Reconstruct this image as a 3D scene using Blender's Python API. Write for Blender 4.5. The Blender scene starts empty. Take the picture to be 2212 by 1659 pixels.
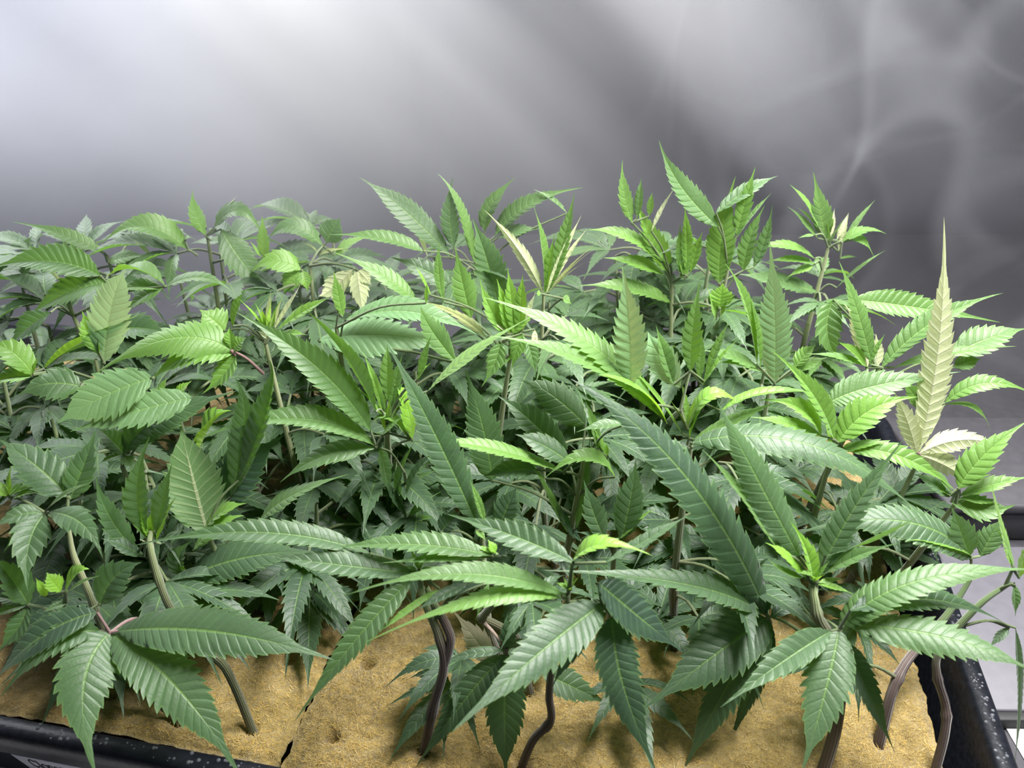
import bpy, math, random
import numpy as np
from mathutils import Vector
R = math.radians
rng = random.Random(11)
scene = bpy.context.scene
COL = scene.collection

# ---------------------------------------------------------------- camera, light, exposure
F = 1750.0                       # focal length in pixels of the 2212 x 1659 frame
PITCH = R(31.2)
CAMH = 0.30                      # camera height above the growing slabs (slab top is z = 0)
cam_d = bpy.data.cameras.new('camera')
cam = bpy.data.objects.new('camera', cam_d)
COL.objects.link(cam)
cam.location = (0, 0, CAMH)
cam.rotation_euler = (math.pi / 2 - PITCH, 0, 0)
cam_d.sensor_width = 36.0
cam_d.lens = F / 2212 * 36.0
cam_d.clip_start = 0.01
cam_d.dof.use_dof = True
cam_d.dof.focus_distance = 0.36
cam_d.dof.aperture_fstop = 14.0
scene.camera = cam
scene.cycles.max_bounces = 6
scene.cycles.diffuse_bounces = 3
scene.cycles.glossy_bounces = 2
scene.cycles.transmission_bounces = 4
scene.cycles.transparent_max_bounces = 4
scene.cycles.adaptive_threshold = 0.05

vs = scene.view_settings
scene.display_settings.display_device = 'sRGB'
vs.view_transform = 'Standard'
vs.look = 'None'
vs.exposure = 0.0
vs.gamma = 1.0
vs.use_curve_mapping = False

world = bpy.data.worlds.new('grow_room_ambient')
scene.world = world
world.use_nodes = True
world.node_tree.nodes['Background'].inputs[0].default_value = (0.72, 0.80, 1.0, 1)
world.node_tree.nodes['Background'].inputs[1].default_value = 0.11

def area(name, loc, target, sx, sy, power, color):
    d = bpy.data.lights.new(name, 'AREA')
    d.shape = 'RECTANGLE'; d.size = sx; d.size_y = sy
    d.energy = power; d.color = color
    o = bpy.data.objects.new(name, d); COL.objects.link(o)
    o.location = loc
    o.rotation_euler = (Vector(target) - Vector(loc)).to_track_quat('-Z', 'Y').to_euler()
    return o
area('grow_lamp', (-0.33, 0.68, 0.375), (-0.28, 0.62, 0.0), 0.46, 0.12, 6.8, (0.88, 0.90, 1.0))
area('overhead_lamp', (0.21, 0.29, 0.57), (0.13, 0.32, 0.0), 0.34, 0.10, 14.5, (1.0, 0.99, 0.96))

# ---------------------------------------------------------------- pixel -> place
CP, SP = math.cos(PITCH), math.sin(PITCH)
def ray(px, py):
    a = (px - 1106.0) / F; b = (829.5 - py) / F
    return np.array((a, CP + b * SP, -SP + b * CP))
CAM = np.array((0, 0, CAMH))
def at(px, py, Y):
    """point seen at a pixel, at ground distance Y (metres) from the camera"""
    d = ray(px, py); return CAM + d * (Y / d[1])
def ground(px, py, z=0.0):
    d = ray(px, py); return CAM + d * ((z - CAMH) / d[2])
def depth(p):
    return float((p[1]) * CP - (p[2] - CAMH) * SP)

# ---------------------------------------------------------------- materials
def mat(name):
    m = bpy.data.materials.new(name); m.use_nodes = True
    nt = m.node_tree; nt.nodes.clear()
    out = nt.nodes.new('ShaderNodeOutputMaterial')
    return m, nt, out
def N(nt, typ, **kw):
    n = nt.nodes.new(typ)
    for k, v in kw.items():
        if k.startswith('i_'):
            n.inputs[int(k[2:])].default_value = v
        else:
            setattr(n, k, v)
    return n
def L(nt, a, b): nt.links.new(a, b)
def math_n(nt, op, a, b=None, clamp=False):
    n = nt.nodes.new('ShaderNodeMath'); n.operation = op; n.use_clamp = clamp
    for i, x in enumerate((a, b)):
        if x is None: continue
        if isinstance(x, (int, float)): n.inputs[i].default_value = x
        else: nt.links.new(x, n.inputs[i])
    return n.outputs[0]
def mixc(nt, fac, a, b):
    n = nt.nodes.new('ShaderNodeMix'); n.data_type = 'RGBA'
    for s, x in ((n.inputs[0], fac), (n.inputs[6], a), (n.inputs[7], b)):
        if isinstance(x, (int, float)): s.default_value = x
        elif isinstance(x, tuple): s.default_value = x if len(x) == 4 else x + (1,)
        else: nt.links.new(x, s)
    return n.outputs[2]
def maprange(nt, x, a, b, c=0.0, d=1.0):
    n = nt.nodes.new('ShaderNodeMapRange'); n.interpolation_type = 'SMOOTHSTEP'
    nt.links.new(x, n.inputs[0])
    for i, v in enumerate((a, b, c, d)): n.inputs[i + 1].default_value = v
    return n.outputs[0]

def leaf_material():
    m, nt, out = mat('leaf_tissue')
    oi = N(nt, 'ShaderNodeObjectInfo')
    sc = N(nt, 'ShaderNodeSeparateColor'); L(nt, oi.outputs['Color'], sc.inputs[0])
    youth, dark, pale = sc.outputs[0], sc.outputs[1], sc.outputs[2]
    uv = N(nt, 'ShaderNodeUVMap', uv_map='vein'); sx = N(nt, 'ShaderNodeSeparateXYZ'); L(nt, uv.outputs[0], sx.inputs[0])
    tt, vv = sx.outputs[0], sx.outputs[1]
    fr = math_n(nt, 'FRACT', math_n(nt, 'ADD', tt, 0.1))
    vein = maprange(nt, math_n(nt, 'ABSOLUTE', math_n(nt, 'SUBTRACT', fr, 0.0)), 0.13, 0.0)
    vein2 = maprange(nt, fr, 0.88, 1.0)
    vein = math_n(nt, 'MAXIMUM', vein, vein2)
    av = math_n(nt, 'ABSOLUTE', vv)
    mid = maprange(nt, av, 0.085, 0.03)
    edge = maprange(nt, av, 0.93, 0.99)
    tc = N(nt, 'ShaderNodeTexCoord')
    no = N(nt, 'ShaderNodeTexNoise'); no.inputs['Scale'].default_value = 90; no.inputs['Detail'].default_value = 3
    L(nt, tc.outputs['Object'], no.inputs['Vector'])
    fine = N(nt, 'ShaderNodeTexNoise'); fine.inputs['Scale'].default_value = 900; fine.inputs['Detail'].default_value = 2
    L(nt, tc.outputs['Object'], fine.inputs['Vector'])
    # upper side
    top = mixc(nt, youth, (0.058, 0.112, 0.049), (0.190, 0.400, 0.030))
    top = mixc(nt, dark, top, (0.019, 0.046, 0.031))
    top = mixc(nt, maprange(nt, no.outputs[0], 0.35, 0.7, 0.0, 0.35), top, mixc(nt, 0.45, top, (0.10, 0.22, 0.06)))
    top = mixc(nt, math_n(nt, 'MULTIPLY', vein, 0.14), top, (0.10, 0.24, 0.08))
    top = mixc(nt, math_n(nt, 'MULTIPLY', mid, 0.38), top, (0.20, 0.36, 0.07))
    top = mixc(nt, math_n(nt, 'MULTIPLY', edge, 0.35), top, (0.22, 0.40, 0.10))
    und = mixc(nt, youth, (0.135, 0.235, 0.085), (0.26, 0.44, 0.06))
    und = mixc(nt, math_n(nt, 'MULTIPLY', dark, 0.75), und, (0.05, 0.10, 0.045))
    und = mixc(nt, math_n(nt, 'MULTIPLY', vein, 0.35), und, (0.34, 0.42, 0.22))
    und = mixc(nt, math_n(nt, 'MULTIPLY', mid, 0.7), und, (0.45, 0.47, 0.28))
    geo = N(nt, 'ShaderNodeNewGeometry')
    col = mixc(nt, geo.outputs['Backfacing'], top, und)
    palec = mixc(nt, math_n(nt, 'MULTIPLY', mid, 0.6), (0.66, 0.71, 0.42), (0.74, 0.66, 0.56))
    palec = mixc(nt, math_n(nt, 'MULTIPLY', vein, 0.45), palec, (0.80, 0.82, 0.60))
    palec = mixc(nt, maprange(nt, pale, 0.70, 0.80), mixc(nt, math_n(nt, 'MULTIPLY', mid, 0.3), (0.19, 0.37, 0.17), (0.10, 0.24, 0.08)), palec)  # mint below the cream step stands for light scattered by the mist
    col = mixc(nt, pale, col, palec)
    al = oi.outputs['Alpha']           # 1 = living, 0 = withered
    col = mixc(nt, al, (0.13, 0.11, 0.075), col)
    bs = N(nt, 'ShaderNodeBsdfPrincipled')
    L(nt, col, bs.inputs['Base Color'])
    bs.inputs['Roughness'].default_value = 0.52
    bs.inputs['Specular IOR Level'].default_value = 0.7
    bs.inputs['Sheen Weight'].default_value = 0.12
    bs.inputs['Sheen Roughness'].default_value = 0.5
    bump = N(nt, 'ShaderNodeBump'); bump.inputs['Strength'].default_value = 0.35; bump.inputs['Distance'].default_value = 0.0006
    h = math_n(nt, 'SUBTRACT', math_n(nt, 'MULTIPLY', fine.outputs[0], 0.5), math_n(nt, 'MULTIPLY', vein, 0.7))
    h = math_n(nt, 'SUBTRACT', h, math_n(nt, 'MULTIPLY', mid, 1.0))
    L(nt, h, bump.inputs['Height']); L(nt, bump.outputs[0], bs.inputs['Normal'])
    tr = N(nt, 'ShaderNodeBsdfTranslucent')
    tcol = mixc(nt, youth, (0.17, 0.38, 0.035), (0.42, 0.74, 0.04))
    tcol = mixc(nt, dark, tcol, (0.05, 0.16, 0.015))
    tcol = mixc(nt, pale, tcol, (0.78, 0.82, 0.40))
    L(nt, tcol, tr.inputs[0])
    ms = N(nt, 'ShaderNodeMixShader'); ms.inputs[0].default_value = 0.34
    L(nt, bs.outputs[0], ms.inputs[1]); L(nt, tr.outputs[0], ms.inputs[2])
    L(nt, ms.outputs[0], out.inputs[0])
    return m
def stem_material():
    m, nt, out = mat('stem_skin')
    oi = N(nt, 'ShaderNodeObjectInfo')
    sc = N(nt, 'ShaderNodeSeparateColor'); L(nt, oi.outputs['Color'], sc.inputs[0])
    tc = N(nt, 'ShaderNodeTexCoord')
    uv = N(nt, 'ShaderNodeUVMap', uv_map='stem'); sx = N(nt, 'ShaderNodeSeparateXYZ'); L(nt, uv.outputs[0], sx.inputs[0])
    # colour changes from woody brown-purple at the cut end to green at the growing tip
    ln = sx.outputs[1]
    green = mixc(nt, sc.outputs[1], (0.085, 0.15, 0.045), (0.36, 0.40, 0.20))
    woody = mixc(nt, sc.outputs[2], (0.075, 0.095, 0.035), (0.060, 0.036, 0.036))
    c = mixc(nt, maprange(nt, ln, 0.55, 0.90), woody, green)
    st = N(nt, 'ShaderNodeTexWave'); st.bands_direction = 'X'
    st.inputs['Scale'].default_value = 4.0; st.inputs['Distortion'].default_value = 0.6
    L(nt, uv.outputs[0], st.inputs['Vector'])
    c = mixc(nt, math_n(nt, 'MULTIPLY', st.outputs['Fac'], 0.22), c, (0.16, 0.13, 0.08))
    c = mixc(nt, sc.outputs[0], c, (0.30, 0.16, 0.17))
    bs = N(nt, 'ShaderNodeBsdfPrincipled'); L(nt, c, bs.inputs['Base Color'])
    bs.inputs['Roughness'].default_value = 0.55; bs.inputs['Sheen Weight'].default_value = 0.2
    bp = N(nt, 'ShaderNodeBump'); bp.inputs['Strength'].default_value = 0.5; bp.inputs['Distance'].default_value = 0.0006
    L(nt, st.outputs['Fac'], bp.inputs['Height']); L(nt, bp.outputs[0], bs.inputs['Normal'])
    L(nt, bs.outputs[0], out.inputs[0])
    return m
def slab_material():
    m, nt, out = mat('mineral_wool')
    tc = N(nt, 'ShaderNodeTexCoord')
    def noise(s, d=4, dist=0.0):
        n = N(nt, 'ShaderNodeTexNoise'); n.inputs['Scale'].default_value = s; n.inputs['Detail'].default_value = d
        n.inputs['Distortion'].default_value = dist
        L(nt, tc.outputs['Object'], n.inputs['Vector']); return n.outputs[0]
    a, b, c = noise(22, 4), noise(260, 5, 0.8), noise(1100, 3, 1.8)
    col = mixc(nt, maprange(nt, a, 0.34, 0.68), (0.185, 0.113, 0.018), (0.335, 0.226, 0.054))
    col = mixc(nt, maprange(nt, b, 0.38, 0.70, 0, 0.65), col, (0.48, 0.315, 0.075))
    col = mixc(nt, maprange(nt, c, 0.40, 0.68, 0.0, 0.75), col, (0.58, 0.41, 0.125))
    col = mixc(nt, maprange(nt, noise(60, 3), 0.60, 0.75, 0.0, 0.5), col, (0.24, 0.135, 0.025))
    bs = N(nt, 'ShaderNodeBsdfPrincipled'); L(nt, col, bs.inputs['Base Color'])
    bs.inputs['Roughness'].default_value = 0.55; bs.inputs['Specular IOR Level'].default_value = 0.4
    bs.inputs['Sheen Weight'].default_value = 0.25
    bp = N(nt, 'ShaderNodeBump'); bp.inputs['Strength'].default_value = 1.0; bp.inputs['Distance'].default_value = 0.0022
    h = math_n(nt, 'ADD', math_n(nt, 'MULTIPLY', b, 0.8), math_n(nt, 'MULTIPLY', c, 0.6))
    L(nt, h, bp.inputs['Height']); L(nt, bp.outputs[0], bs.inputs['Normal'])
    L(nt, bs.outputs[0], out.inputs[0])
    return m
def plain(name, col, rough=0.5, spec=0.5, bump=0.0, scale=200.0, var=0.0):
    m, nt, out = mat(name)
    tc = N(nt, 'ShaderNodeTexCoord')
    n = N(nt, 'ShaderNodeTexNoise'); n.inputs['Scale'].default_value = scale; n.inputs['Detail'].default_value = 4
    L(nt, tc.outputs['Object'], n.inputs['Vector'])
    bs = N(nt, 'ShaderNodeBsdfPrincipled')
    c2 = tuple(min(1, x * (1 + var)) for x in col)
    c1 = tuple(x * (1 - var) for x in col)
    L(nt, mixc(nt, maprange(nt, n.outputs[0], 0.3, 0.7), c1, c2), bs.inputs['Base Color'])
    bs.inputs['Roughness'].default_value = rough; bs.inputs['Specular IOR Level'].default_value = spec
    if bump:
        bp = N(nt, 'ShaderNodeBump'); bp.inputs['Strength'].default_value = bump; bp.inputs['Distance'].default_value = 0.0008
        L(nt, n.outputs[0], bp.inputs['Height']); L(nt, bp.outputs[0], bs.inputs['Normal'])
    L(nt, bs.outputs[0], out.inputs[0])
    return m
def water_material():
    m, nt, out = mat('clear_water')
    bs = N(nt, 'ShaderNodeBsdfPrincipled')
    bs.inputs['Base Color'].default_value = (0.22, 0.23, 0.26, 1)
    bs.inputs['Transmission Weight'].default_value = 0.55
    bs.inputs['Roughness'].default_value = 0.02; bs.inputs['IOR'].default_value = 1.33
    L(nt, bs.outputs[0], out.inputs[0]); return m
def smoke_material():
    m, nt, out = mat('drifting_mist')
    tc = N(nt, 'ShaderNodeTexCoord')
    geo = tc.outputs['Object']
    sx = N(nt, 'ShaderNodeSeparateXYZ'); L(nt, geo, sx.inputs[0])
    X, Y, Z = sx.outputs
    mp = N(nt, 'ShaderNodeMapping', vector_type='TEXTURE'); L(nt, geo, mp.inputs[0])
    mp.inputs['Rotation'].default_value = (0, R(42), 0)
    mp.inputs['Scale'].default_value = (0.55, 0.30, 0.085)
    n1 = N(nt, 'ShaderNodeTexNoise'); n1.inputs['Scale'].default_value = 1.0; n1.inputs['Detail'].default_value = 2.0
    n1.inputs['Distortion'].default_value = 0.0; L(nt, mp.outputs[0], n1.inputs['Vector'])
    n2 = N(nt, 'ShaderNodeTexNoise'); n2.inputs['Scale'].default_value = 3.4; n2.inputs['Detail'].default_value = 1.0
    n2.inputs['Distortion'].default_value = 1.6; L(nt, geo, n2.inputs['Vector'])
    streak = maprange(nt, n1.outputs[0], 0.38, 0.68)
    # curling filaments: thin shells where the second noise crosses one half
    wisp = maprange(nt, math_n(nt, 'ABSOLUTE', math_n(nt, 'SUBTRACT', n2.outputs[0], 0.5)), 0.035, 0.0)
    right = maprange(nt, X, 0.02, 0.30)
    high = maprange(nt, Z, 0.04, 0.26)
    body = math_n(nt, 'ADD', math_n(nt, 'MULTIPLY', streak, 3.2), 0.3)
    body = math_n(nt, 'MULTIPLY', body, math_n(nt, 'ADD', math_n(nt, 'MULTIPLY', high, 0.95), 0.05))
    body = math_n(nt, 'MULTIPLY', body, math_n(nt, 'SUBTRACT', 1.1, math_n(nt, 'MULTIPLY', right, 0.95)))
    w = math_n(nt, 'MULTIPLY', math_n(nt, 'MULTIPLY', wisp, math_n(nt, 'ADD', math_n(nt, 'MULTIPLY', right, 2.4), 0.3)), math_n(nt, 'ADD', math_n(nt, 'MULTIPLY', high, 0.5), 0.5))
    left = math_n(nt, 'MULTIPLY', maprange(nt, X, 0.02, -0.20), math_n(nt, 'MULTIPLY', maprange(nt, Z, 0.03, 0.13), maprange(nt, Z, 0.30, 0.17)))
    d = math_n(nt, 'ADD', math_n(nt, 'ADD', body, w), math_n(nt, 'MULTIPLY', left, 0.9))
    # thins out towards the near side of the tray
    d = math_n(nt, 'MULTIPLY', d, maprange(nt, Y, 0.33, 0.48))
    vsn = N(nt, 'ShaderNodeVolumeScatter')
    vsn.inputs['Color'].default_value = (0.85, 0.87, 1.0, 1)
    vsn.inputs['Anisotropy'].default_value = 0.15
    L(nt, d, vsn.inputs['Density'])
    L(nt, vsn.outputs[0], out.inputs['Volume'])
    m.cycles.volume_step_rate = 0.65
    return m
LEAF = leaf_material(); STEM = stem_material(); WOOL = slab_material()
TRAYM = plain('black_tray_plastic', (0.007, 0.008, 0.012), 0.40, 0.22, 0.25, 400, 0.3)
WHITE = plain('white_board', (0.80, 0.80, 0.82), 0.55, 0.4, 0.05, 300, 0.03)
PAPER = plain('white_sticker_paper', (0.62, 0.60, 0.66), 0.7, 0.3, 0.05, 300, 0.03)
INK = plain('black_ink', (0.02, 0.02, 0.03), 0.7, 0.2)
GREYB = plain('light_grey_board', (0.115, 0.110, 0.130), 0.5, 0.4, 0.1, 150, 0.06)
DARKG = plain('dark_grey_panel', (0.050, 0.048, 0.056), 0.6, 0.4, 0.1, 150, 0.1)
BLACK = plain('black_rubber', (0.015, 0.015, 0.017), 0.6, 0.4)
WALL = plain('dark_tent_fabric', (0.034, 0.034, 0.043), 0.8, 0.3, 0.15, 500, 0.12)
WATER = water_material(); SMOKE = smoke_material()

# ---------------------------------------------------------------- object helpers
def empty(name, loc):
    o = bpy.data.objects.new(name, None); COL.objects.link(o)
    o.location = tuple(float(x) for x in loc); o.empty_display_size = 0.02
    return o
def tag(o, label=None, cat=None, group=None, kind=None):
    if label: o['label'] = label
    if cat: o['category'] = cat
    if group: o['group'] = group
    if kind: o['kind'] = kind
    return o
def mesh_np(name, V, Q, uvs=None, smooth=True, tris=None):
    """mesh from numpy quads (and triangles); uvs = {layer: per-vertex (n,2)}"""
    me = bpy.data.meshes.new(name)
    nq = len(Q); nt_ = 0 if tris is None else len(tris)
    me.vertices.add(len(V)); me.vertices.foreach_set('co', np.asarray(V, np.float32).ravel())
    idx = np.asarray(Q, np.int32).ravel()
    if nt_: idx = np.concatenate((idx, np.asarray(tris, np.int32).ravel()))
    me.loops.add(len(idx)); me.loops.foreach_set('vertex_index', idx)
    me.polygons.add(nq + nt_)
    st = np.arange(nq, dtype=np.int32) * 4
    if nt_: st = np.concatenate((st, nq * 4 + np.arange(nt_, dtype=np.int32) * 3))
    me.polygons.foreach_set('loop_start', st)
    me.update(calc_edges=True)
    if uvs:
        for k, a in uvs.items():
            ul = me.uv_layers.new(name=k)
            ul.data.foreach_set('uv', np.asarray(a, np.float32)[idx].ravel())
    if smooth: me.polygons.foreach_set('use_smooth', np.ones(nq + nt_, bool))
    me.validate()
    return me
def link(name, me, m, parent=None, loc=(0, 0, 0)):
    o = bpy.data.objects.new(name, me); COL.objects.link(o)
    me.materials.append(m)
    o.location = tuple(float(x) for x in loc)
    if parent: o.parent = parent
    return o
def unit(v): return v / (np.linalg.norm(v) + 1e-12)
def smooth_path(pts, per=6):
    P = [np.array(p, float) for p in pts]
    if len(P) == 2: P.insert(1, (P[0] + P[1]) / 2)
    Q = [2 * P[0] - P[1]] + P + [2 * P[-1] - P[-2]]
    out = []
    for i in range(1, len(Q) - 2):
        a, b, c, d = Q[i - 1], Q[i], Q[i + 1], Q[i + 2]
        for k in range(per):
            t = k / per
            out.append(0.5 * (2 * b + (c - a) * t + (2 * a - 5 * b + 4 * c - d) * t * t + (3 * b - a - 3 * c + d) * t ** 3))
    out.append(P[-1])
    return np.array(out)
class Tubes:
    """collects tubes into one mesh"""
    def __init__(s): s.V = []; s.Q = []; s.U = []; s.n = 0
    def add(s, path, rad, sides=8, ridge=0.0, bumps=(), young=False):
        P = np.asarray(path); n = len(P)
        T = np.gradient(P, axis=0); T /= np.linalg.norm(T, axis=1)[:, None] + 1e-12
        ref = np.array((0.31, -0.83, 0.2)); a = np.cross(T, ref); a /= np.linalg.norm(a, axis=1)[:, None] + 1e-9
        b = np.cross(T, a)
        th = np.linspace(0, 2 * np.pi, sides, endpoint=False)
        r = np.interp(np.linspace(0, 1, n), np.linspace(0, 1, len(rad)), rad)
        for c, w, amp in bumps:
            r = r * (1 + amp * np.exp(-((np.linspace(0, 1, n) - c) / w) ** 2))
        rr = r[:, None] * (1 + ridge * np.cos(5 * th))[None]
        ring = P[:, None] + rr[..., None] * (np.cos(th)[None, :, None] * a[:, None] + np.sin(th)[None, :, None] * b[:, None])
        s.V.append(ring.reshape(-1, 3))
        i, j = np.meshgrid(np.arange(n - 1), np.arange(sides), indexing='ij')
        j2 = (j + 1) % sides
        q = np.stack((i * sides + j, i * sides + j2, (i + 1) * sides + j2, (i + 1) * sides + j), -1).reshape(-1, 4) + s.n
        s.Q.append(q)
        ll = np.linspace(0, 1, n) * (0.3 if young else 1.0) + (0.7 if young else 0)
        s.U.append(np.stack((np.tile(th / 6.2832 * 1.0, (n, 1)), np.tile(ll[:, None], (1, sides))), -1).reshape(-1, 2))
        s.n += n * sides
    def mesh(s, name, origin):
        return mesh_np(name, np.concatenate(s.V) - origin, np.concatenate(s.Q), {'stem': np.concatenate(s.U)})

# ---------------------------------------------------------------- leaves
def blade(B, M, T, W, N0, hi=True, fold=None, twist=None, wide=0.0):
    """one serrated leaflet from B through M to T, full width W, upper side towards N0"""
    Lr = np.linalg.norm(M - B) + np.linalg.norm(T - M)
    n = int(np.clip(round(Lr / 0.0036), 8, 22))
    ps = (0.0, 0.5, 0.9) if hi else (0.0, 0.9)
    vc = np.array((0, .09, .40, .72, 1.0)) if hi else np.array((0, .45, 1.0))
    t = np.array([k + p for k in range(n) for p in ps] + [n - 0.001])
    p = np.array(list(ps) * n + [0.0])
    u = t / n
    a, b = rng.uniform(.85, 1.05) - wide * .22, rng.uniform(1.2, 1.5) - wide * .3
    um = a / (a + b)
    um_ = np.clip(u / rng.uniform(.84, .92), 1e-4, 1)
    sh = um_ ** a * (1 - um_) ** b / (um ** a * (1 - um) ** b)
    tail = rng.uniform(.19, .25) * np.clip((1 - u) / .35, 0, 1) ** .8 * np.clip(u * 3, 0, 1)
    sh = (sh ** 3 + tail ** 3) ** (1 / 3)
    sh = np.maximum(sh, 0.02 * (1 - u))
    amp = rng.uniform(.16, .22) * np.clip((u - .10) * 6, 0, 1) * np.clip((.86 - u) * 4, 0, 1)
    tooth = np.where(p == 0, 1 - amp, np.where(p == .5, 1 - .35 * amp, 1 + .22 * amp))
    tooth = tooth * np.array([rng.uniform(.95, 1.05) for _ in u])
    hw = W / 2 * sh * tooth
    hs = W / 2 * sh
    d0 = min(.16, .62 * W / 2 / Lr)
    dl = d0 * np.minimum(1, u * 4) * np.minimum(1, (1 - u) * 6)
    C1 = 2 * M - (B + T) / 2
    sgn = np.concatenate((-vc[:0:-1], vc))
    nv = len(sgn)
    av = np.abs(sgn)
    U = np.clip(u[:, None] - dl[:, None] * (1 - av[None]), 0, 1)
    # forward lean of tooth tips
    U = np.clip(U + (np.where(p == .9, .35 / n, 0) * np.clip((.86 - u) * 4, 0, 1))[:, None] * (av[None] > .9), 0, 1)
    Uc = U[..., None]
    C = (1 - Uc) ** 2 * B + 2 * Uc * (1 - Uc) * C1 + Uc ** 2 * T
    D = 2 * (1 - Uc) * (C1 - B) + 2 * Uc * (T - C1)
    D = D / (np.linalg.norm(D, axis=-1, keepdims=True) + 1e-12)
    Nn = N0 - (D @ N0)[..., None] * D
    Nn = Nn / (np.linalg.norm(Nn, axis=-1, keepdims=True) + 1e-9)
    S = np.cross(D, Nn)
    tw = (rng.uniform(-.30, .30) if twist is None else twist) * (U - .3)
    ct, st = np.cos(tw)[..., None], np.sin(tw)[..., None]
    S, Nn = S * ct + Nn * st, Nn * ct - S * st
    fo = (rng.uniform(.10, .26) if wide else rng.uniform(.25, .72)) if fold is None else fold
    dr = rng.uniform(.12, .32)
    z = hs[:, None] * (fo * av[None] - dr * av[None] ** 2)
    ca = rng.choice((.004, .007, .010, .014, .018)) * W * (sh ** .5) * np.where(p == .5, 1.0, np.where(p == .9, -1.0, -.1)) * np.clip((.93 - u) * 3, 0, 1)
    if not hi: ca = ca * .4
    z = z + ca[:, None] * np.sin(np.pi * av)[None]
    ph = rng.uniform(0, 6.28)
    z = z + .05 * W * np.sin(u * 9 + ph)[:, None] * (av[None] ** 2) * np.sign(sgn)[None] * sh[:, None]
    V = C + S * (hw[:, None] * sgn[None])[..., None] + Nn * z[..., None]
    rows = len(u)
    i, j = np.meshgrid(np.arange(rows - 1), np.arange(nv - 1), indexing='ij')
    Q = np.stack((i * nv + j, i * nv + j + 1, (i + 1) * nv + j + 1, (i + 1) * nv + j), -1).reshape(-1, 4)
    UVv = np.stack((np.tile(t[:, None], (1, nv)), np.tile(sgn[None], (rows, 1))), -1).reshape(-1, 2)
    return mesh_np('leaflet', V.reshape(-1, 3) - B, Q, {'vein': UVv})
UPV = np.array((0, 0, 1.0))
def tint_color(t):
    if t == 3: return (0, 0, 0, 0.0)
    if t >= 2: return (0.3, 0, min(1, t - 1.1), 1)
    if t > 1.2: return (0.12, 0, min(.65, (t - 1.2) * 2), 1)              # mist-scattered light put into the leaf tint
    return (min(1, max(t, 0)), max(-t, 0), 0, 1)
CROPS = {'p': (0, 0, 1.0), 'a': (0, 1100, .337), 'b': (740, 1100, .337), 'c': (1472, 1100, .337), 'd': (0, 700, .3345),
         'e': (740, 700, .3345), 'g': (1472, 700, .3345), 'h': (0, 350, .3617), 'i': (740, 300, .3345), 'j': (1400, 280, .3671)}
def px(c, x, y):
    x0, y0, s = CROPS[c]; return x0 + x * s, y0 + y * s
PLANTS = []
HOLES = []
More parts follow.
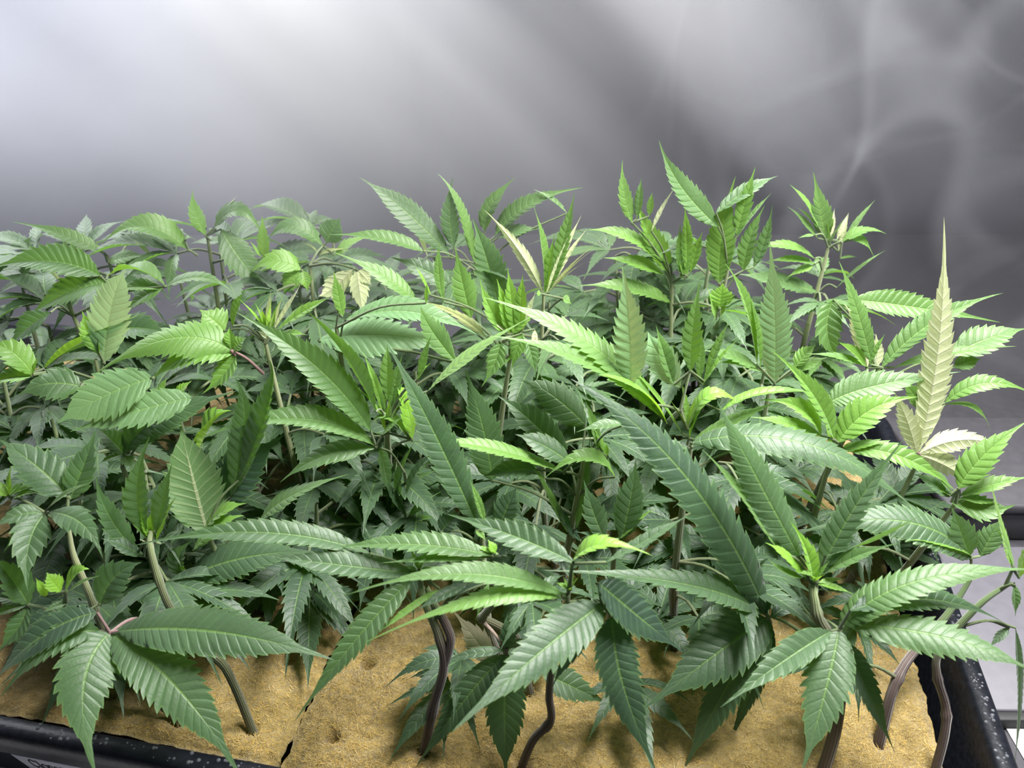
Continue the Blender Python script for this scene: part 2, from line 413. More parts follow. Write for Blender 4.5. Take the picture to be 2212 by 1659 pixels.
class Plant:
    """a rooted cutting: Empty at the foot of the stem > stem, fan_leaf (> leaflet)"""
    def __init__(s, label, c, Y, stem, r=2.2, pale=0.3, woody=0.6, off=(0, 0)):
        Y /= 100
        pts = []
        if len(stem) > 1:                                       # foot of the stem is in view
            b = ground(*px(c, *stem[0][:2])); pts.append(b)
            for k, q in enumerate(stem[1:]):
                w = (k + 1) / (len(stem) - 1)
                yy = q[2] / 100 if len(q) > 2 else b[1] * (1 - w) + Y * w
                pts.append(at(*px(c, *q[:2]), yy))
        else:
            top = at(*px(c, *stem[0][:2]), Y)
            b = np.array((top[0] + off[0] / 100 + rng.uniform(-.008, .008), top[1] + off[1] / 100 + rng.uniform(-.006, .006), 0))
            m1 = b * .6 + top * .4 + np.array((rng.uniform(-.005, .005), rng.uniform(-.004, .004), 0))
            pts = [b, m1, top]
        s.base = pts[0].copy(); s.Y = Y; s.nleaf = 0
        s.obj = empty('cannabis_cutting', s.base)
        tag(s.obj, label, 'plant', 'rooted cannabis cuttings in the tray')
        foot = pts[0] + np.array((0, 0, -.006))
        s.path = smooth_path([foot] + pts[0:], 6)
        tb = Tubes()
        r /= 1000
        tb.add(s.path, (r * 1.1, r, r * .95, r * .85, r * .75, r * .4), 10, .07, [(rng.uniform(.3, .45), .02, .3), (rng.uniform(.55, .75), .02, .28), (.96, .05, .1)])
        o = link('stem', tb.mesh('stem', s.base), STEM, s.obj)
        o.color = (0, pale, woody, 1)
        s.stem = o; s.pale = pale; s.top = pts[-1]; s.r = r
        HOLES.append((s.base[0], s.base[1]))
        PLANTS.append(s)
    def fan(s, c, items, Y=None, pet=None, purple=0.0, join=True):
        """items: (base x, base y, tip x, tip y, tip depth change cm, width, facing, tint[, mid x, mid y])"""
        Y = s.Y if Y is None else Y / 100
        sc = CROPS[c][2]
        bs = [at(*px(c, it[0], it[1]), Y) for it in items]
        node = bs[0]
        tb = Tubes()
        if join:
            k = int(np.argmin(np.linalg.norm(s.path[4:] - node - np.array((0, 0, -.008)), axis=1))) + 4
            a = s.path[k] if pet is None else at(*px(c, *pet), s.Y)
            dd = np.linalg.norm(a - node)
            rr = .00066 if dd > .02 else .0006
            if dd > .0015:
                tb.add(smooth_path([a, (a + node) / 2 + np.array((0, 0, .08 * dd)), node], 4), (rr * 1.25, rr, rr * .8), 6, young=True)
        for q in bs[1:]:
            dq = np.linalg.norm(q - node)
            if dq > .015:                                       # too far for this node: its stalk comes from the stem
                a2 = s.path[int(np.argmin(np.linalg.norm(s.path[3:] - q - np.array((0, 0, -.012)), axis=1))) + 3]
                t2 = Tubes(); t2.add(smooth_path([a2, (a2 + q) / 2 + np.array((0, 0, .004)), q], 4), (.0006, .0005, .0005), 5, young=True)
                o2 = link('petiole', t2.mesh('petiole', q), STEM, s.obj, q - s.base); o2.color = (purple, .12, 0, 1)
            elif dq > .0012:
                tb.add(smooth_path([node, q], 2), (.0006, .0005), 5, young=True)
        tb.add(np.array([node - np.array((0, 0, .0012)), node, node + np.array((0, 0, .0006))]), (.0004, .0009, .0004), 6, young=True)
        fo = link('fan_leaf', tb.mesh('fan_leaf', node), STEM, s.obj, node - s.base)
        fo.color = (purple, .12, 0, 1)
        hi = Y < .395
        for it, B in zip(items, bs):
            bx, by, tx, ty, dt, w, f, tn = it[:8]
            YT = Y + dt / 100
            T = at(*px(c, tx, ty), YT)
            if len(it) > 8: M = at(*px(c, it[8], it[9]), Y + dt / 200)
            else:
                M = (B + T) / 2
                M = M + np.array((0, 0, .06 * np.linalg.norm(T - B)))
            W = w * sc * depth(M) / F
            D = unit(T - B)
            up = unit(UPV - D * (UPV @ D)); vw = CAM - M; vw = unit(vw - D * (vw @ D))
            N0 = unit((1 - abs(f)) * up + f * vw)
            me = blade(B, M, T, W, N0, hi, wide=1.0 if w * sc > 80 else 0.0)
            o = link('leaflet', me, LEAF, fo, B - node)
            o.color = tint_color(tn + .14 if (Y > .31 and tn < .6) or (Y > .262 and B[0] > .05 and tn < .6) else tn)  # lighter tint at back and right: brighter plants plus lamp and haze light
        s.nleaf += 1
        return fo
    def grow(s, n, k0=.35, k1=.85, ln=.045, tint=-.6, az=None, hi=False, wid=.24, droop=.5, nl=5, pet=.022):
        """n ordinary fan leaves around the stem"""
        for q in range(n):
            k = rng.uniform(k0, k1); a = s.path[min(len(s.path) - 1, max(3, int(k * len(s.path))))]
            th = rng.uniform(0, 6.283) if az is None else R(rng.uniform(*az))
            out = np.array((math.cos(th), math.sin(th), rng.uniform(-.1, .5)))
            node = a + out * pet * rng.uniform(.7, 1.3)
            if node[2] < .02: node[2] = .02
            tb = Tubes(); tb.add(smooth_path([a, (a + node) / 2 + np.array((0, 0, .003)), node], 3), (.00075, .0006), 6, young=True)
            fo = link('fan_leaf', tb.mesh('fan_leaf', node), STEM, s.obj, node - s.base); fo.color = (.08, .05, .0, 1)
            flat = np.array((math.cos(th), math.sin(th), rng.uniform(-.35, .25)))
            side = np.array((-math.sin(th), math.cos(th), rng.uniform(-.25, .25)))
            nn = nl if nl else rng.choice((3, 5, 5))
            for i in range(nn):
                an = (i - (nn - 1) / 2) * R(rng.uniform(36, 46))
                d = unit(flat * math.cos(an) + side * math.sin(an))
                l_ = ln * rng.uniform(.85, 1.15) * (1 - .17 * abs(i - (nn - 1) / 2))
                T = node + d * l_ - np.array((0, 0, droop * l_ * rng.uniform(.2, .8)))
                if T[2] < .006: T[2] = .006
                M = node + d * l_ * .5 + np.array((0, 0, .03 * l_))
                N0 = unit(np.cross(d, np.cross(UPV, d)) + np.array((rng.uniform(-.3, .3), rng.uniform(-.3, .3), 0)))
                o = link('leaflet', blade(node, M, T, l_ * wid * rng.uniform(.85, 1.15), N0, hi), LEAF, fo)
                o.color = tint_color(tint + rng.uniform(-.15, .15))
            s.nleaf += 1
    def tuft(s, n, c, x, y, Y=None, ln=.014, tint=.6, w=.2, spread=.6):
        """small upright young leaves at the growing tip"""
        Y = s.Y if Y is None else Y / 100
        node = at(*px(c, x, y), Y)
        tb = Tubes(); a = s.path[-1] if np.linalg.norm(s.path[-1] - node) < .02 else s.path[-3]
        tb.add(smooth_path([a, (a + node) / 2, node + np.array((0, 0, .001))], 2), (.0011, .0007), 6, young=True)
        fo = link('shoot_tip', tb.mesh('shoot_tip', node), STEM, s.obj, node - s.base); fo.color = (0, .5, 0, 1)
        for i in range(n):
            th = i * 2.4 + rng.uniform(-.4, .4); sp = spread * rng.uniform(.3, 1)
            d = unit(np.array((math.cos(th) * sp, math.sin(th) * sp, 1)))
            l_ = ln * rng.uniform(.7, 1.3)
            T = node + d * l_; M = node + d * l_ * .5 + np.array((0, 0, .05 * l_))
            N0 = unit(np.array((-math.cos(th), -math.sin(th), .6)))
            o = link('leaflet', blade(node, M, T, l_ * w, N0, False, fold=.6), LEAF, fo)
            o.color = tint_color(tint + rng.uniform(-.25, .25))

# ---------------------------------------------------------------- setting: wall, table, tray, slabs
TH = R(10.85)                                              # the tray is turned against the camera
DV = np.array((math.sin(TH), math.cos(TH), 0)); EV = np.array((math.cos(TH), -math.sin(TH), 0))
OR = ground(603, 1650, 0.0)                                # front end of the seam between the slabs
def tr(x, y, z): return OR + EV * x + DV * y + np.array((0, 0, z))
TABLE_Z = -0.040

def grid(name, f, nu, nv, m, parent=None, origin=np.zeros(3), smooth=True):
    uu, vv = np.meshgrid(np.linspace(0, 1, nu), np.linspace(0, 1, nv), indexing='ij')
    V = f(uu, vv).reshape(-1, 3) - origin
    i, j = np.meshgrid(np.arange(nu - 1), np.arange(nv - 1), indexing='ij')
    Q = np.stack((i * nv + j, (i + 1) * nv + j, (i + 1) * nv + j + 1, i * nv + j + 1), -1).reshape(-1, 4)
    return link(name, mesh_np(name, V, Q, None, smooth), m, parent, origin)
def box(name, pts_lo, z0, z1, m, parent=None, bev=0.0):
    """prism over a quadrilateral footprint (four corner points)"""
    P = [np.array(q, float) for q in pts_lo]
    V = np.array([(q[0], q[1], z0) for q in P] + [(q[0], q[1], z1) for q in P])
    o0 = V[:4].mean(0)
    Q = [(3, 2, 1, 0), (4, 5, 6, 7)] + [(i, (i + 1) % 4, 4 + (i + 1) % 4, 4 + i) for i in range(4)]
    o = link(name, mesh_np(name, V - o0, Q, None, False), m, parent, o0)
    if bev:
        b = o.modifiers.new('edge', 'BEVEL'); b.width = bev; b.segments = 2
    return o
def f_wall(u, v):
    x = -1.6 + 3.2 * u; z = TABLE_Z - .25 + 1.6 * v
    y = 0.93 + .006 * np.sin(x * 9 + .6) + .004 * np.sin(x * 23) + .014 * np.exp(-((x + .095 - z * .02) / .012) ** 2)
    return np.stack((x, y, z), -1)
tag(grid('wall_back', f_wall, 320, 12, WALL), 'dark grey tent fabric wall behind the plants', kind='structure')
box('floor', [(-1.6, -.2), (1.6, -.2), (1.6, .95), (-1.6, .95)], TABLE_Z - .29, TABLE_Z - .25, DARKG)['kind'] = 'structure'

tbl = empty('table', (0, .45, TABLE_Z))
tag(tbl, 'dark grey table carrying the black tray of cuttings', 'table')
o = box('table_top', [(-.75, .10), (.75, .10), (.75, .90), (-.75, .90)], TABLE_Z - .02, TABLE_Z, DARKG, None, .003)
o.parent = tbl; o.location = Vector(o.location) - Vector(tbl.location)
for sx in (-.70, .70):
    for sy in (.15, .85):
        q = box('leg', [(sx - .02, sy - .02), (sx + .02, sy - .02), (sx + .02, sy + .02), (sx - .02, sy + .02)], TABLE_Z - .25, TABLE_Z - .02, DARKG)
        q.parent = tbl; q.location = Vector(q.location) - Vector(tbl.location)

def onp(pxx, pyy, z): return ground(pxx, pyy, z)
# light grey board and dark panel lying beside and behind the tray
zb = TABLE_Z + .006
def quadpx(a, b, c, d, z): return [onp(*a, z) for a in (a, b, c, d)]
g1 = onp(2130, 1532, zb); g2 = onp(2130, 1180, zb)
tag(box('grey_board', [(.20, g1[1]), (.62, g1[1] - .005), (.62, g2[1]), (.20, g2[1])], TABLE_Z + .0002, zb, GREYB, None, .001),
    'light grey flat board lying on the table right of the tray', 'board')
tag(box('edge_strip', [(.20, g1[1] - .0065), (.62, g1[1] - .0115), (.62, g1[1] - .0065), (.20, g1[1] - .0012)], TABLE_Z + .0002, zb + .001, BLACK, None, .0008),
    'thin black strip along the near edge of the grey board', 'strip')
g3 = onp(2080, 905, TABLE_Z + .03)
pn = empty('equipment_panel', (.38, g2[1] + .03, TABLE_Z))
tag(pn, 'dark grey low case behind the grey board at right', 'case')
for nm, lo, z0, z1 in (('case_body', [(.26, g2[1] + .012), (.66, g2[1] + .006), (.66, g3[1]), (.26, g3[1])], TABLE_Z + .0002, TABLE_Z + .022),
                       ('case_lid', [(.258, g2[1] + .009), (.662, g2[1] + .003), (.662, g3[1] + .003), (.258, g3[1] + .003)], TABLE_Z + .023, TABLE_Z + .030)):
    q = box(nm, lo, z0, z1, DARKG, None, .002); q.parent = pn; q.location = Vector(q.location) - Vector(pn.location)
s1 = onp(2172, 1560, TABLE_Z)
sh = empty('printed_sheet', (s1[0] + .03, s1[1] - .05, TABLE_Z))
tag(sh, 'white printed sheet on the table beside the tray corner', 'paper')
q = box('sheet', [(s1[0] - .002, s1[1] - .12), (s1[0] + .16, s1[1] - .12), (s1[0] + .16, s1[1] + .004), (s1[0] - .002, s1[1] + .004)], TABLE_Z + .0003, TABLE_Z + .0010, WHITE)
q.parent = sh; q.location = Vector(q.location) - Vector(sh.location)

w0 = onp(0, 1655, TABLE_Z)
tag(box('white_board', [(w0[0] - .12, .11), (w0[0] + .10, .11), (w0[0] + .10, w0[1] + .01), (w0[0] - .12, w0[1] + .02)], TABLE_Z + .0002, TABLE_Z + .0011, WHITE, None, .0004),
    'white board on the table in front of the tray, showing at the lower left corner', 'board')
# tray: one shell lofted through rectangles (rounded corners)
XL, XR, YF, YB = -.372, .2695, -.002, .292
XSR = .2635
def rrect(x0, x1, y0, y1, r, z, k=6):
    out = []
    for cx, cy, a0 in ((x1 - r, y1 - r, 0), (x0 + r, y1 - r, 90), (x0 + r, y0 + r, 180), (x1 - r, y0 + r, 270)):
        for i in range(k + 1):
            a = R(a0 + 90 * i / k); out.append(tr(cx + r * math.cos(a), cy + r * math.sin(a), z))
    return out
tray_o = tr(0, .14, TABLE_Z)
tray = empty('tray', tray_o)
tag(tray, 'black plastic propagation tray with a white sticker, holding the cuttings', 'tray')
loops = []
def lp(d, z, r=.012): loops.append(rrect(XL - d, XR + d, YF - d, YB + d, r + max(d, 0), z))
RIM = .013
lp(-.004, TABLE_Z + .0045); lp(-.0035, TABLE_Z + .006)      # inside, from the floor up
lp(.006, RIM - .004); lp(.0070, RIM); lp(.0080, RIM + .0012); lp(.0135, RIM + .0012); lp(.0152, RIM + .0002); lp(.0158, RIM - .003)
lp(.0160, RIM - .010); lp(.0148, RIM - .0105); lp(.0115, RIM - .0108); lp(.0100, RIM - .014)  # lip turned over
lp(.0015, TABLE_Z + .004); lp(-.001, TABLE_Z + .0012)
nl_ = len(loops[0])
V = np.array([p for l_ in loops for p in l_])
Q = [(a * nl_ + i, a * nl_ + (i + 1) % nl_, (a + 1) * nl_ + (i + 1) % nl_, (a + 1) * nl_ + i) for a in range(len(loops) - 1) for i in range(nl_)]
shell = link('tray_shell', mesh_np('tray_shell', V - tray_o, np.array(Q), None, True), TRAYM, tray)
def flat_poly(name, pts, m, parent, org):
    me = bpy.data.meshes.new(name)
    me.from_pydata([tuple(np.array(p) - org) for p in pts], [], [tuple(range(len(pts)))])
    return link(name, me, m, parent)
flat_poly('tray_floor', loops[0], TRAYM, tray, tray_o)
# water beads on the lip
def beads(n, place, name, parent, org):
    V = []; Qs = []; k0 = 0
    for i in range(n):
        p, r = place(i)
        rings, sd = 4, 8
        for a in range(rings):
            e = (a / (rings - 1)) * math.pi / 2
            for b in range(sd):
                t = b * 2 * math.pi / sd
                V.append((p[0] + r * math.cos(e) * math.cos(t), p[1] + r * math.cos(e) * math.sin(t), p[2] + .75 * r * math.sin(e)))
        for a in range(rings - 1):
            for b in range(sd):
                Qs.append((k0 + a * sd + b, k0 + a * sd + (b + 1) % sd, k0 + (a + 1) * sd + (b + 1) % sd, k0 + (a + 1) * sd + b))
        k0 += rings * sd
    o = link(name, mesh_np(name, np.array(V) - org, np.array(Qs), None, True), WATER, parent)
    o['kind'] = 'stuff'; return o
def on_front(i):
    r = rng.choice((.00035, .0005, .0007, .0009)); x = -.13 + .30 * rng.random() ** .8
    return tr(x, YF - rng.uniform(.0085, .0135), RIM + .0011), r
def on_right(i):
    r = rng.choice((.00035, .0005, .0006, .0008))
    return tr(XR + rng.uniform(.0085, .0135), rng.uniform(-.01, .22), RIM + .0011), r
beads(170, on_front, 'water_droplets', tray, tray_o)
beads(190, on_right, 'water_droplets', tray, tray_o)

# sticker on the front wall with serif lettering
def wallpt(x, s):                                          # s = metres down the outer front wall from under the lip
    top = np.array((0, YF - .0100, RIM - .014)); bot = np.array((0, YF - .0015, TABLE_Z + .004))
    d = unit(bot - top); nrm = np.array((0, -d[2], d[1])); nrm = nrm if nrm[1] < 0 else -nrm
    return top + d * s, nrm
def wp(x, s, lift):
    q, nrm = wallpt(x, s); q = q + nrm * lift; return tr(x, q[1], q[2])
def seen(w_):
    d_ = w_ - CAM; zc = depth(w_)
    return 1106 + F * d_[0] / zc, 829.5 - F * (d_[1] * SP + d_[2] * CP) / zc
best = (9e9, 0, 0)
for k in range(300):                                       # where the sticker's upper left corner is seen
    for q_ in range(60):
        x = -.26 + k * .001; s_ = q_ * .0006
        u_, v_ = seen(wp(x, s_, 0)); e_ = abs(u_ - 25) + abs(v_ - 1627)
        if e_ < best[0]: best = (e_, x, s_)
_sx, _ss = best[1], best[2]
_sh = .034 - _ss
stp = [wp(_sx, _ss, .0004), wp(_sx + .060, _ss, .0004), wp(_sx + .060, _ss + _sh, .0004), wp(_sx + .003, _ss + _sh, .0004)]
stb = [wp(_sx, _ss, .0), wp(_sx + .060, _ss, .0), wp(_sx + .060, _ss + _sh, .0), wp(_sx + .003, _ss + _sh, .0)]
sticker = link('sticker', mesh_np('sticker', np.array(stp + stb) - tray_o, np.array([(3, 2, 1, 0), (0, 1, 5, 4), (1, 2, 6, 5), (2, 3, 7, 6), (3, 0, 4, 7)]), None, False), PAPER, tray)
sticker['label'] = 'white sticker printed with the word Clones'
GL = {  # strokes per letter: polylines in a unit em (x right, y down from cap height 0 to baseline 1), thickness
 'C': (0.80, [([(.70, .22), (.55, .04), (.34, .02), (.14, .22), (.08, .5), (.14, .78), (.34, .98), (.56, .96), (.72, .78)], .10), ([(.70, .06), (.70, .32)], .06)]),
 'l': (0.36, [([(.18, .0), (.18, 1.0)], .11), ([(.05, .98), (.31, .98)], .05), ([(.06, .03), (.18, .03)], .05)]),
 'o': (0.62, [([(.31, .36), (.12, .46), (.07, .67), (.12, .88), (.31, .99), (.50, .88), (.55, .67), (.50, .46), (.31, .36)], .09)]),
 'n': (0.70, [([(.15, .38), (.15, 1.0)], .11), ([(.15, .48), (.30, .37), (.46, .40), (.52, .52), (.52, 1.0)], .09), ([(.04, .98), (.27, .98)], .05), ([(.41, .98), (.64, .98)], .05), ([(.04, .38), (.15, .38)], .05)]),
 'e': (0.58, [([(.08, .66), (.50, .66), (.47, .46), (.29, .36), (.12, .46), (.06, .67), (.13, .89), (.31, .99), (.50, .90)], .08)]),
 's': (0.52, [([(.44, .50), (.40, .39), (.24, .36), (.10, .46), (.16, .60), (.36, .72), (.44, .84), (.34, .97), (.18, .99), (.06, .86)], .08)]),
}
emx, emy = .0046, .0085; pen = _sx + .0060
LV, LQ = [], []
for ch in 'Clones':
    adv, strokes = GL[ch]
    for k, (pl, th) in enumerate(strokes):
        P = np.array(pl); D = np.gradient(P, axis=0); D /= np.linalg.norm(D, axis=1)[:, None] + 1e-9
        Nn = np.stack((-D[:, 1], D[:, 0]), -1)
        n0 = len(LV)
        for q, nn in zip(P, Nn):
            for sg in (-1, 1):
                e = q + nn * sg * th * .68
                LV.append(wp(pen + e[0] * emx, _ss + .0022 + e[1] * emy, .00055 + .00001 * k))
        for i in range(len(P) - 1):
            LQ.append((n0 + 2 * i, n0 + 2 * i + 1, n0 + 2 * i + 3, n0 + 2 * i + 2))
    pen += adv * emx
lt = link('lettering', mesh_np('lettering', np.array(LV) - tray_o, np.array(LQ), None, False), INK, sticker)

# mineral wool slabs are built after the plants, so that every stem gets its hole
def vnoise(x, y, s, seed):
    """cheap smooth value noise on arrays"""
    r = np.random.RandomState(seed); G = r.rand(64, 64)
    fx, fy = x * s, y * s
    ix, iy = np.floor(fx).astype(int), np.floor(fy).astype(int)
    tx, ty = fx - ix, fy - iy
    tx, ty = tx * tx * (3 - 2 * tx), ty * ty * (3 - 2 * ty)
    g = lambda a, b: G[a % 64, b % 64]
    return (g(ix, iy) * (1 - tx) + g(ix + 1, iy) * tx) * (1 - ty) + (g(ix, iy + 1) * (1 - tx) + g(ix + 1, iy + 1) * tx) * ty
EMPTY_HOLES = [(794, 1434), (716, 1588), (624, 1422), (1130, 1470), (240, 1500), (1260, 1500), (1660, 1440)]
FIBRE = plain('mineral_fibre', (0.52, 0.34, 0.09), 0.45, 0.5, 0, 30, 0.25)
def slab(label, x0, x1, y0, y1, seed):
    org = tr((x0 + x1) / 2, (y0 + y1) / 2, TABLE_Z + .0046)
    nu, nv = int((x1 - x0) / .0013), int((y1 - y0) / .0013)
    uu, vv = np.meshgrid(np.linspace(0, 1, nu), np.linspace(0, 1, nv), indexing='ij')
    X = x0 + (x1 - x0) * uu; Y = y0 + (y1 - y0) * vv
    # ragged cut edges
    X = X + ((vnoise(Y * 0 + seed, Y, 130, seed) - .5) * .0016 + (vnoise(Y * 0 + seed, Y, 500, seed + 4) - .5) * .0014) * (np.maximum(0, 1 - np.minimum(X - x0, x1 - X) / .006))
    Z = (vnoise(X, Y, 120, seed) - .5) * .0016 + (vnoise(X, Y, 380, seed + 1) - .5) * .0016 + (vnoise(X, Y, 40, seed + 2) - .5) * .0024
    ed = np.minimum(np.minimum(X - x0, x1 - X), np.minimum(Y - y0, y1 - Y))
    Z = Z - .0022 * np.exp(-np.maximum(ed, 0) / .0018)
    W = OR[None, None] + EV * X[..., None] + DV * Y[..., None]
    for hx, hy, r, dp in [(h[0], h[1], .0033, .004) for h in HOLES] + [(ground(*e)[0], ground(*e)[1], .0026, .009) for e in EMPTY_HOLES]:
        d2 = (W[..., 0] - hx) ** 2 + (W[..., 1] - hy) ** 2
        Z = Z - dp * np.exp(-(d2 / r ** 2) ** 1.5)
    W[..., 2] = Z
    top = W.reshape(-1, 3)
    i, j = np.meshgrid(np.arange(nu - 1), np.arange(nv - 1), indexing='ij')
    Q = np.stack((i * nv + j, (i + 1) * nv + j, (i + 1) * nv + j + 1, i * nv + j + 1), -1).reshape(-1, 4)
    # sides and underside
    ring = [(a, 0) for a in range(nu)] + [(nu - 1, b) for b in range(1, nv)] + [(a, nv - 1) for a in range(nu - 2, -1, -1)] + [(0, b) for b in range(nv - 2, 0, -1)]
    ri = np.array([a * nv + b for a, b in ring])
    low = top[ri].copy(); low[:, 2] = org[2]
    n0 = len(top); m_ = len(ri); k = np.arange(m_); k2 = (k + 1) % m_
    S = np.stack((ri[k], n0 + k, n0 + k2, ri[k2]), -1)
    o = link('growing_slab', mesh_np('growing_slab', np.concatenate((top, low)) - org, np.concatenate((Q, S[:, ::-1])), None, True), WOOL, None, org)
    tag(o, label, 'slab', 'mineral wool slabs in the tray')
    # loose mineral fibres lying on and standing off the surface
    nf = int(26000 * (x1 - x0) / .27)
    rs = np.random.RandomState(seed)
    ii = rs.randint(3, nu - 3, nf); jj = (rs.rand(nf) ** 1.5 * (nv - 6)).astype(int) + 3
    P = W[ii, jj] + rs.uniform(-.0007, .0007, (nf, 3)) * np.array((1, 1, 0))
    th = rs.uniform(0, 6.283, nf); el = rs.uniform(.05, .75, nf); ln = rs.uniform(.0010, .0032, nf)
    dx = np.stack((np.cos(th) * np.cos(el), np.sin(th) * np.cos(el), np.sin(el)), -1) * ln[:, None]
    sd = np.stack((-np.sin(th), np.cos(th), 0 * th), -1) * rs.uniform(.00004, .00009, nf)[:, None]
    bend = np.stack((-np.sin(th), np.cos(th), -.6 + 0 * th), -1) * (ln * rs.uniform(-.3, .3, nf))[:, None]
    FV = np.stack((P - sd, P + sd, P + dx * .55 + bend * .2 + sd, P + dx * .55 + bend * .2 - sd, P + dx + bend), 1).reshape(-1, 3)
    k = np.arange(nf)[:, None] * 5
    f = link('fibres', mesh_np('fibres', FV - org, k + np.array([[0, 1, 2, 3]]), None, False, k + np.array([[3, 2, 4]])), FIBRE, o)
    f['kind'] = 'stuff'
    return o

# ---------------------------------------------------------------- the cuttings, near to far
# --- front right, the big plant
p = Plant('largest cutting at front right, broad dark leaves splayed over the yellow slab', 'c', 21.5,
          [(905, 1690), (985, 1420), (1020, 1150), (1000, 900), (880, 700), (850, 560), (835, 480)], 2.4, .35, .8)
p.fan('c', [(1010, 770, 770, 1690, -3.5, 310, .8, 0, 920, 1180), (960, 780, 250, 1270, -2.5, 210, .6, -.1, 640, 985),
            (1060, 740, 2290, 1060, -2.5, 270, .35, .05, 1720, 830), (1020, 770, 2300, 385, .5, 240, .3, .15, 1480, 470),
            (1050, 850, 1370, 1565, -1.5, 170, .5, -.5, 1185, 1150), (1080, 650, 2070, 730, .8, 220, .15, -.5, 1600, 580)], 20.5, (880, 700))
p.fan('p', [(1658, 1330, 1232, 818, 2.5, 118, .55, -.75, 1482, 1030), (1655, 1335, 1392, 1530, -2, 128, .7, -.35, 1530, 1425),
            (1660, 1340, 1474, 1668, -2.2, 96, .75, -.25, 1572, 1480), (1650, 1326, 1170, 1232, -.5, 72, .3, -.15, 1478, 1262),
            (1664, 1334, 1738, 1290, .8, 36, .3, -1), (1656, 1322, 1640, 1240, 1.5, 34, .3, -1), (1666, 1345, 1560, 1640, -.5, 60, .5, -1, 1625, 1480)], 22, (1730, 1365))
p.fan('g', [(880, 1640, 1440, 740, 1.5, 190, .35, 0, 1110, 1200), (930, 1500, 1745, 1110, 1, 180, -.45, -.2, 1350, 1340),
            (760, 1500, 230, 495, 2, 250, .65, .02, 470, 960), (640, 1480, 132, 808, 1.5, 110, .1, .25, 380, 1090),
            (900, 1620, 1400, 1415, -.5, 110, .3, .15, 1130, 1500)], 21.8)
p.fan('c', [(845, 470, 695, 75, .6, 125, .35, .95, 800, 260), (800, 440, 535, 213, .2, 95, .3, .95, 680, 300),
            (870, 480, 1110, 548, -.5, 48, .2, .75), (880, 470, 1045, 450, .2, 42, .2, .6), (780, 440, 540, 300, -.2, 60, .3, .3, 640, 390),
            (860, 450, 740, 410, -.8, 70, .1, .4)], 21.5)
p.tuft(4, 'c', 840, 480, None, .009, .6)
# --- front centre
p = Plant('front centre cutting with a bright curled leaf on top and a long drooping blurred leaf', 'b', 20.5,
          [(1160, 1625), (1230, 1470), (1335, 1355), (1325, 1200), (1345, 1000), (1400, 760), (1440, 580)], 1.7, .3, .9)
p.fan('b', [(1440, 560, 20, 552, -1, 165, .3, .2, 780, 415), (1410, 570, 130, 862, -1.8, 160, .05, .45, 900, 570),
            (1690, 660, 1340, 1152, -1, 130, .3, -.7, 1480, 900),
            (1480, 340, 660, 28, 2.0, 200, .45, -.15, 1080, 165)], 20.2)
p.fan('b', [(1660, 610, 700, 1430, -4.5, 330, .85, -.3, 1240, 940), (1730, 690, 2015, 1690, -2.5, 290, .8, -.7, 1800, 1130),
            (1640, 470, 2190, 920, .2, 290, .55, -1, 1900, 690)], 20.0, (1440, 600))
p.fan('b', [(1470, 350, 1990, 300, -.5, 170, -.05, 1.0, 1660, 225), (1690, 340, 2230, 30, 1, 90, .15, -.1, 1960, 190),
            (1460, 520, 1370, 470, .3, 40, .2, .7)], 20.4)
p.tuft(4, 'b', 1450, 540, None, .010, .6)
# --- low fan on the slab, centre front
p = Plant('low centre cutting whose seven leaf fingers spread just above the yellow slab', 'b', 22.5,
          [(1190, 1155), (1120, 850), (1030, 770), (920, 712), (890, 705), (940, 640), (985, 590), (1010, 500)], 2.0, .3, .4)
p.fan('b', [(1050, 905, 620, 985, -.3, 80, .3, -.35), (1040, 930, 465, 1660, -2, 200, .8, -.25, 780, 1225), (1055, 930, 1050, 1740, -2.5, 280, .9, -.3, 1040, 1330),
            (1045, 890, 1385, 585, 1, 140, .5, -.4, 1150, 690), (1060, 890, 1185, 828, .5, 50, .4, -.5), (1290, 1060, 1725, 1260, -.3, 210, .6, -.1, 1480, 1140)], 21.8, (910, 730), .6)
p.fan('b', [(945, 985, 700, 640, .8, 170, .8, 3, 850, 830)], 23.0)
# --- forked stem, left of centre
p = Plant('cutting with a forked purple-brown stem beside the crack between the slabs', 'b', 22,
          [(530, 1540), (585, 1260), (650, 1010), (610, 800), (520, 580), (490, 420)], 2.0, .3, 1.0)
tb = Tubes(); q0 = [at(*px('b', x, y), .212 + k * .002) for k, (x, y) in enumerate([(648, 1010), (692, 850), (660, 740), (590, 620), (530, 500)])]
tb.add(smooth_path(q0), (.0018, .0017, .0013), 10, .07)
o = link('side_shoot', tb.mesh('side_shoot', q0[0]), STEM, p.obj, q0[0] - p.base); o.color = (0, .3, 1, 1)
p.fan('b', [(960, 295, -60, 250, .3, 180, .2, .15, 440, 225), (950, 310, 245, 345, -.5, 95, .0, .15, 600, 320),
            (980, 280, 930, 193, .3, 62, .2, .95), (1000, 290, 820, 238, .3, 40, .1, .7)], 22)
p.fan('b', [(490, 415, -525, 290, -.2, 195, .3, -.25, 0, 360), (450, 440, -318, 1375, -3, 185, .75, .05, 90, 830),
            (620, 510, 135, 862, -1.5, 62, .1, .5, 400, 660), (800, 480, 455, 665, -1, 85, .3, -.55), (940, 470, 850, 725, -1, 50, .2, .3),
            (500, 400, 600, 370, .3, 40, .2, .4), (470, 400, 400, 360, .3, 40, .2, .3)], 21.8)
p.fan('p', [(800, 1196, 288, 1179, -.5, 64, .35, 0, 560, 1150)], 22.5)
p.tuft(5, 'b', 490, 400, None, .010, .3)
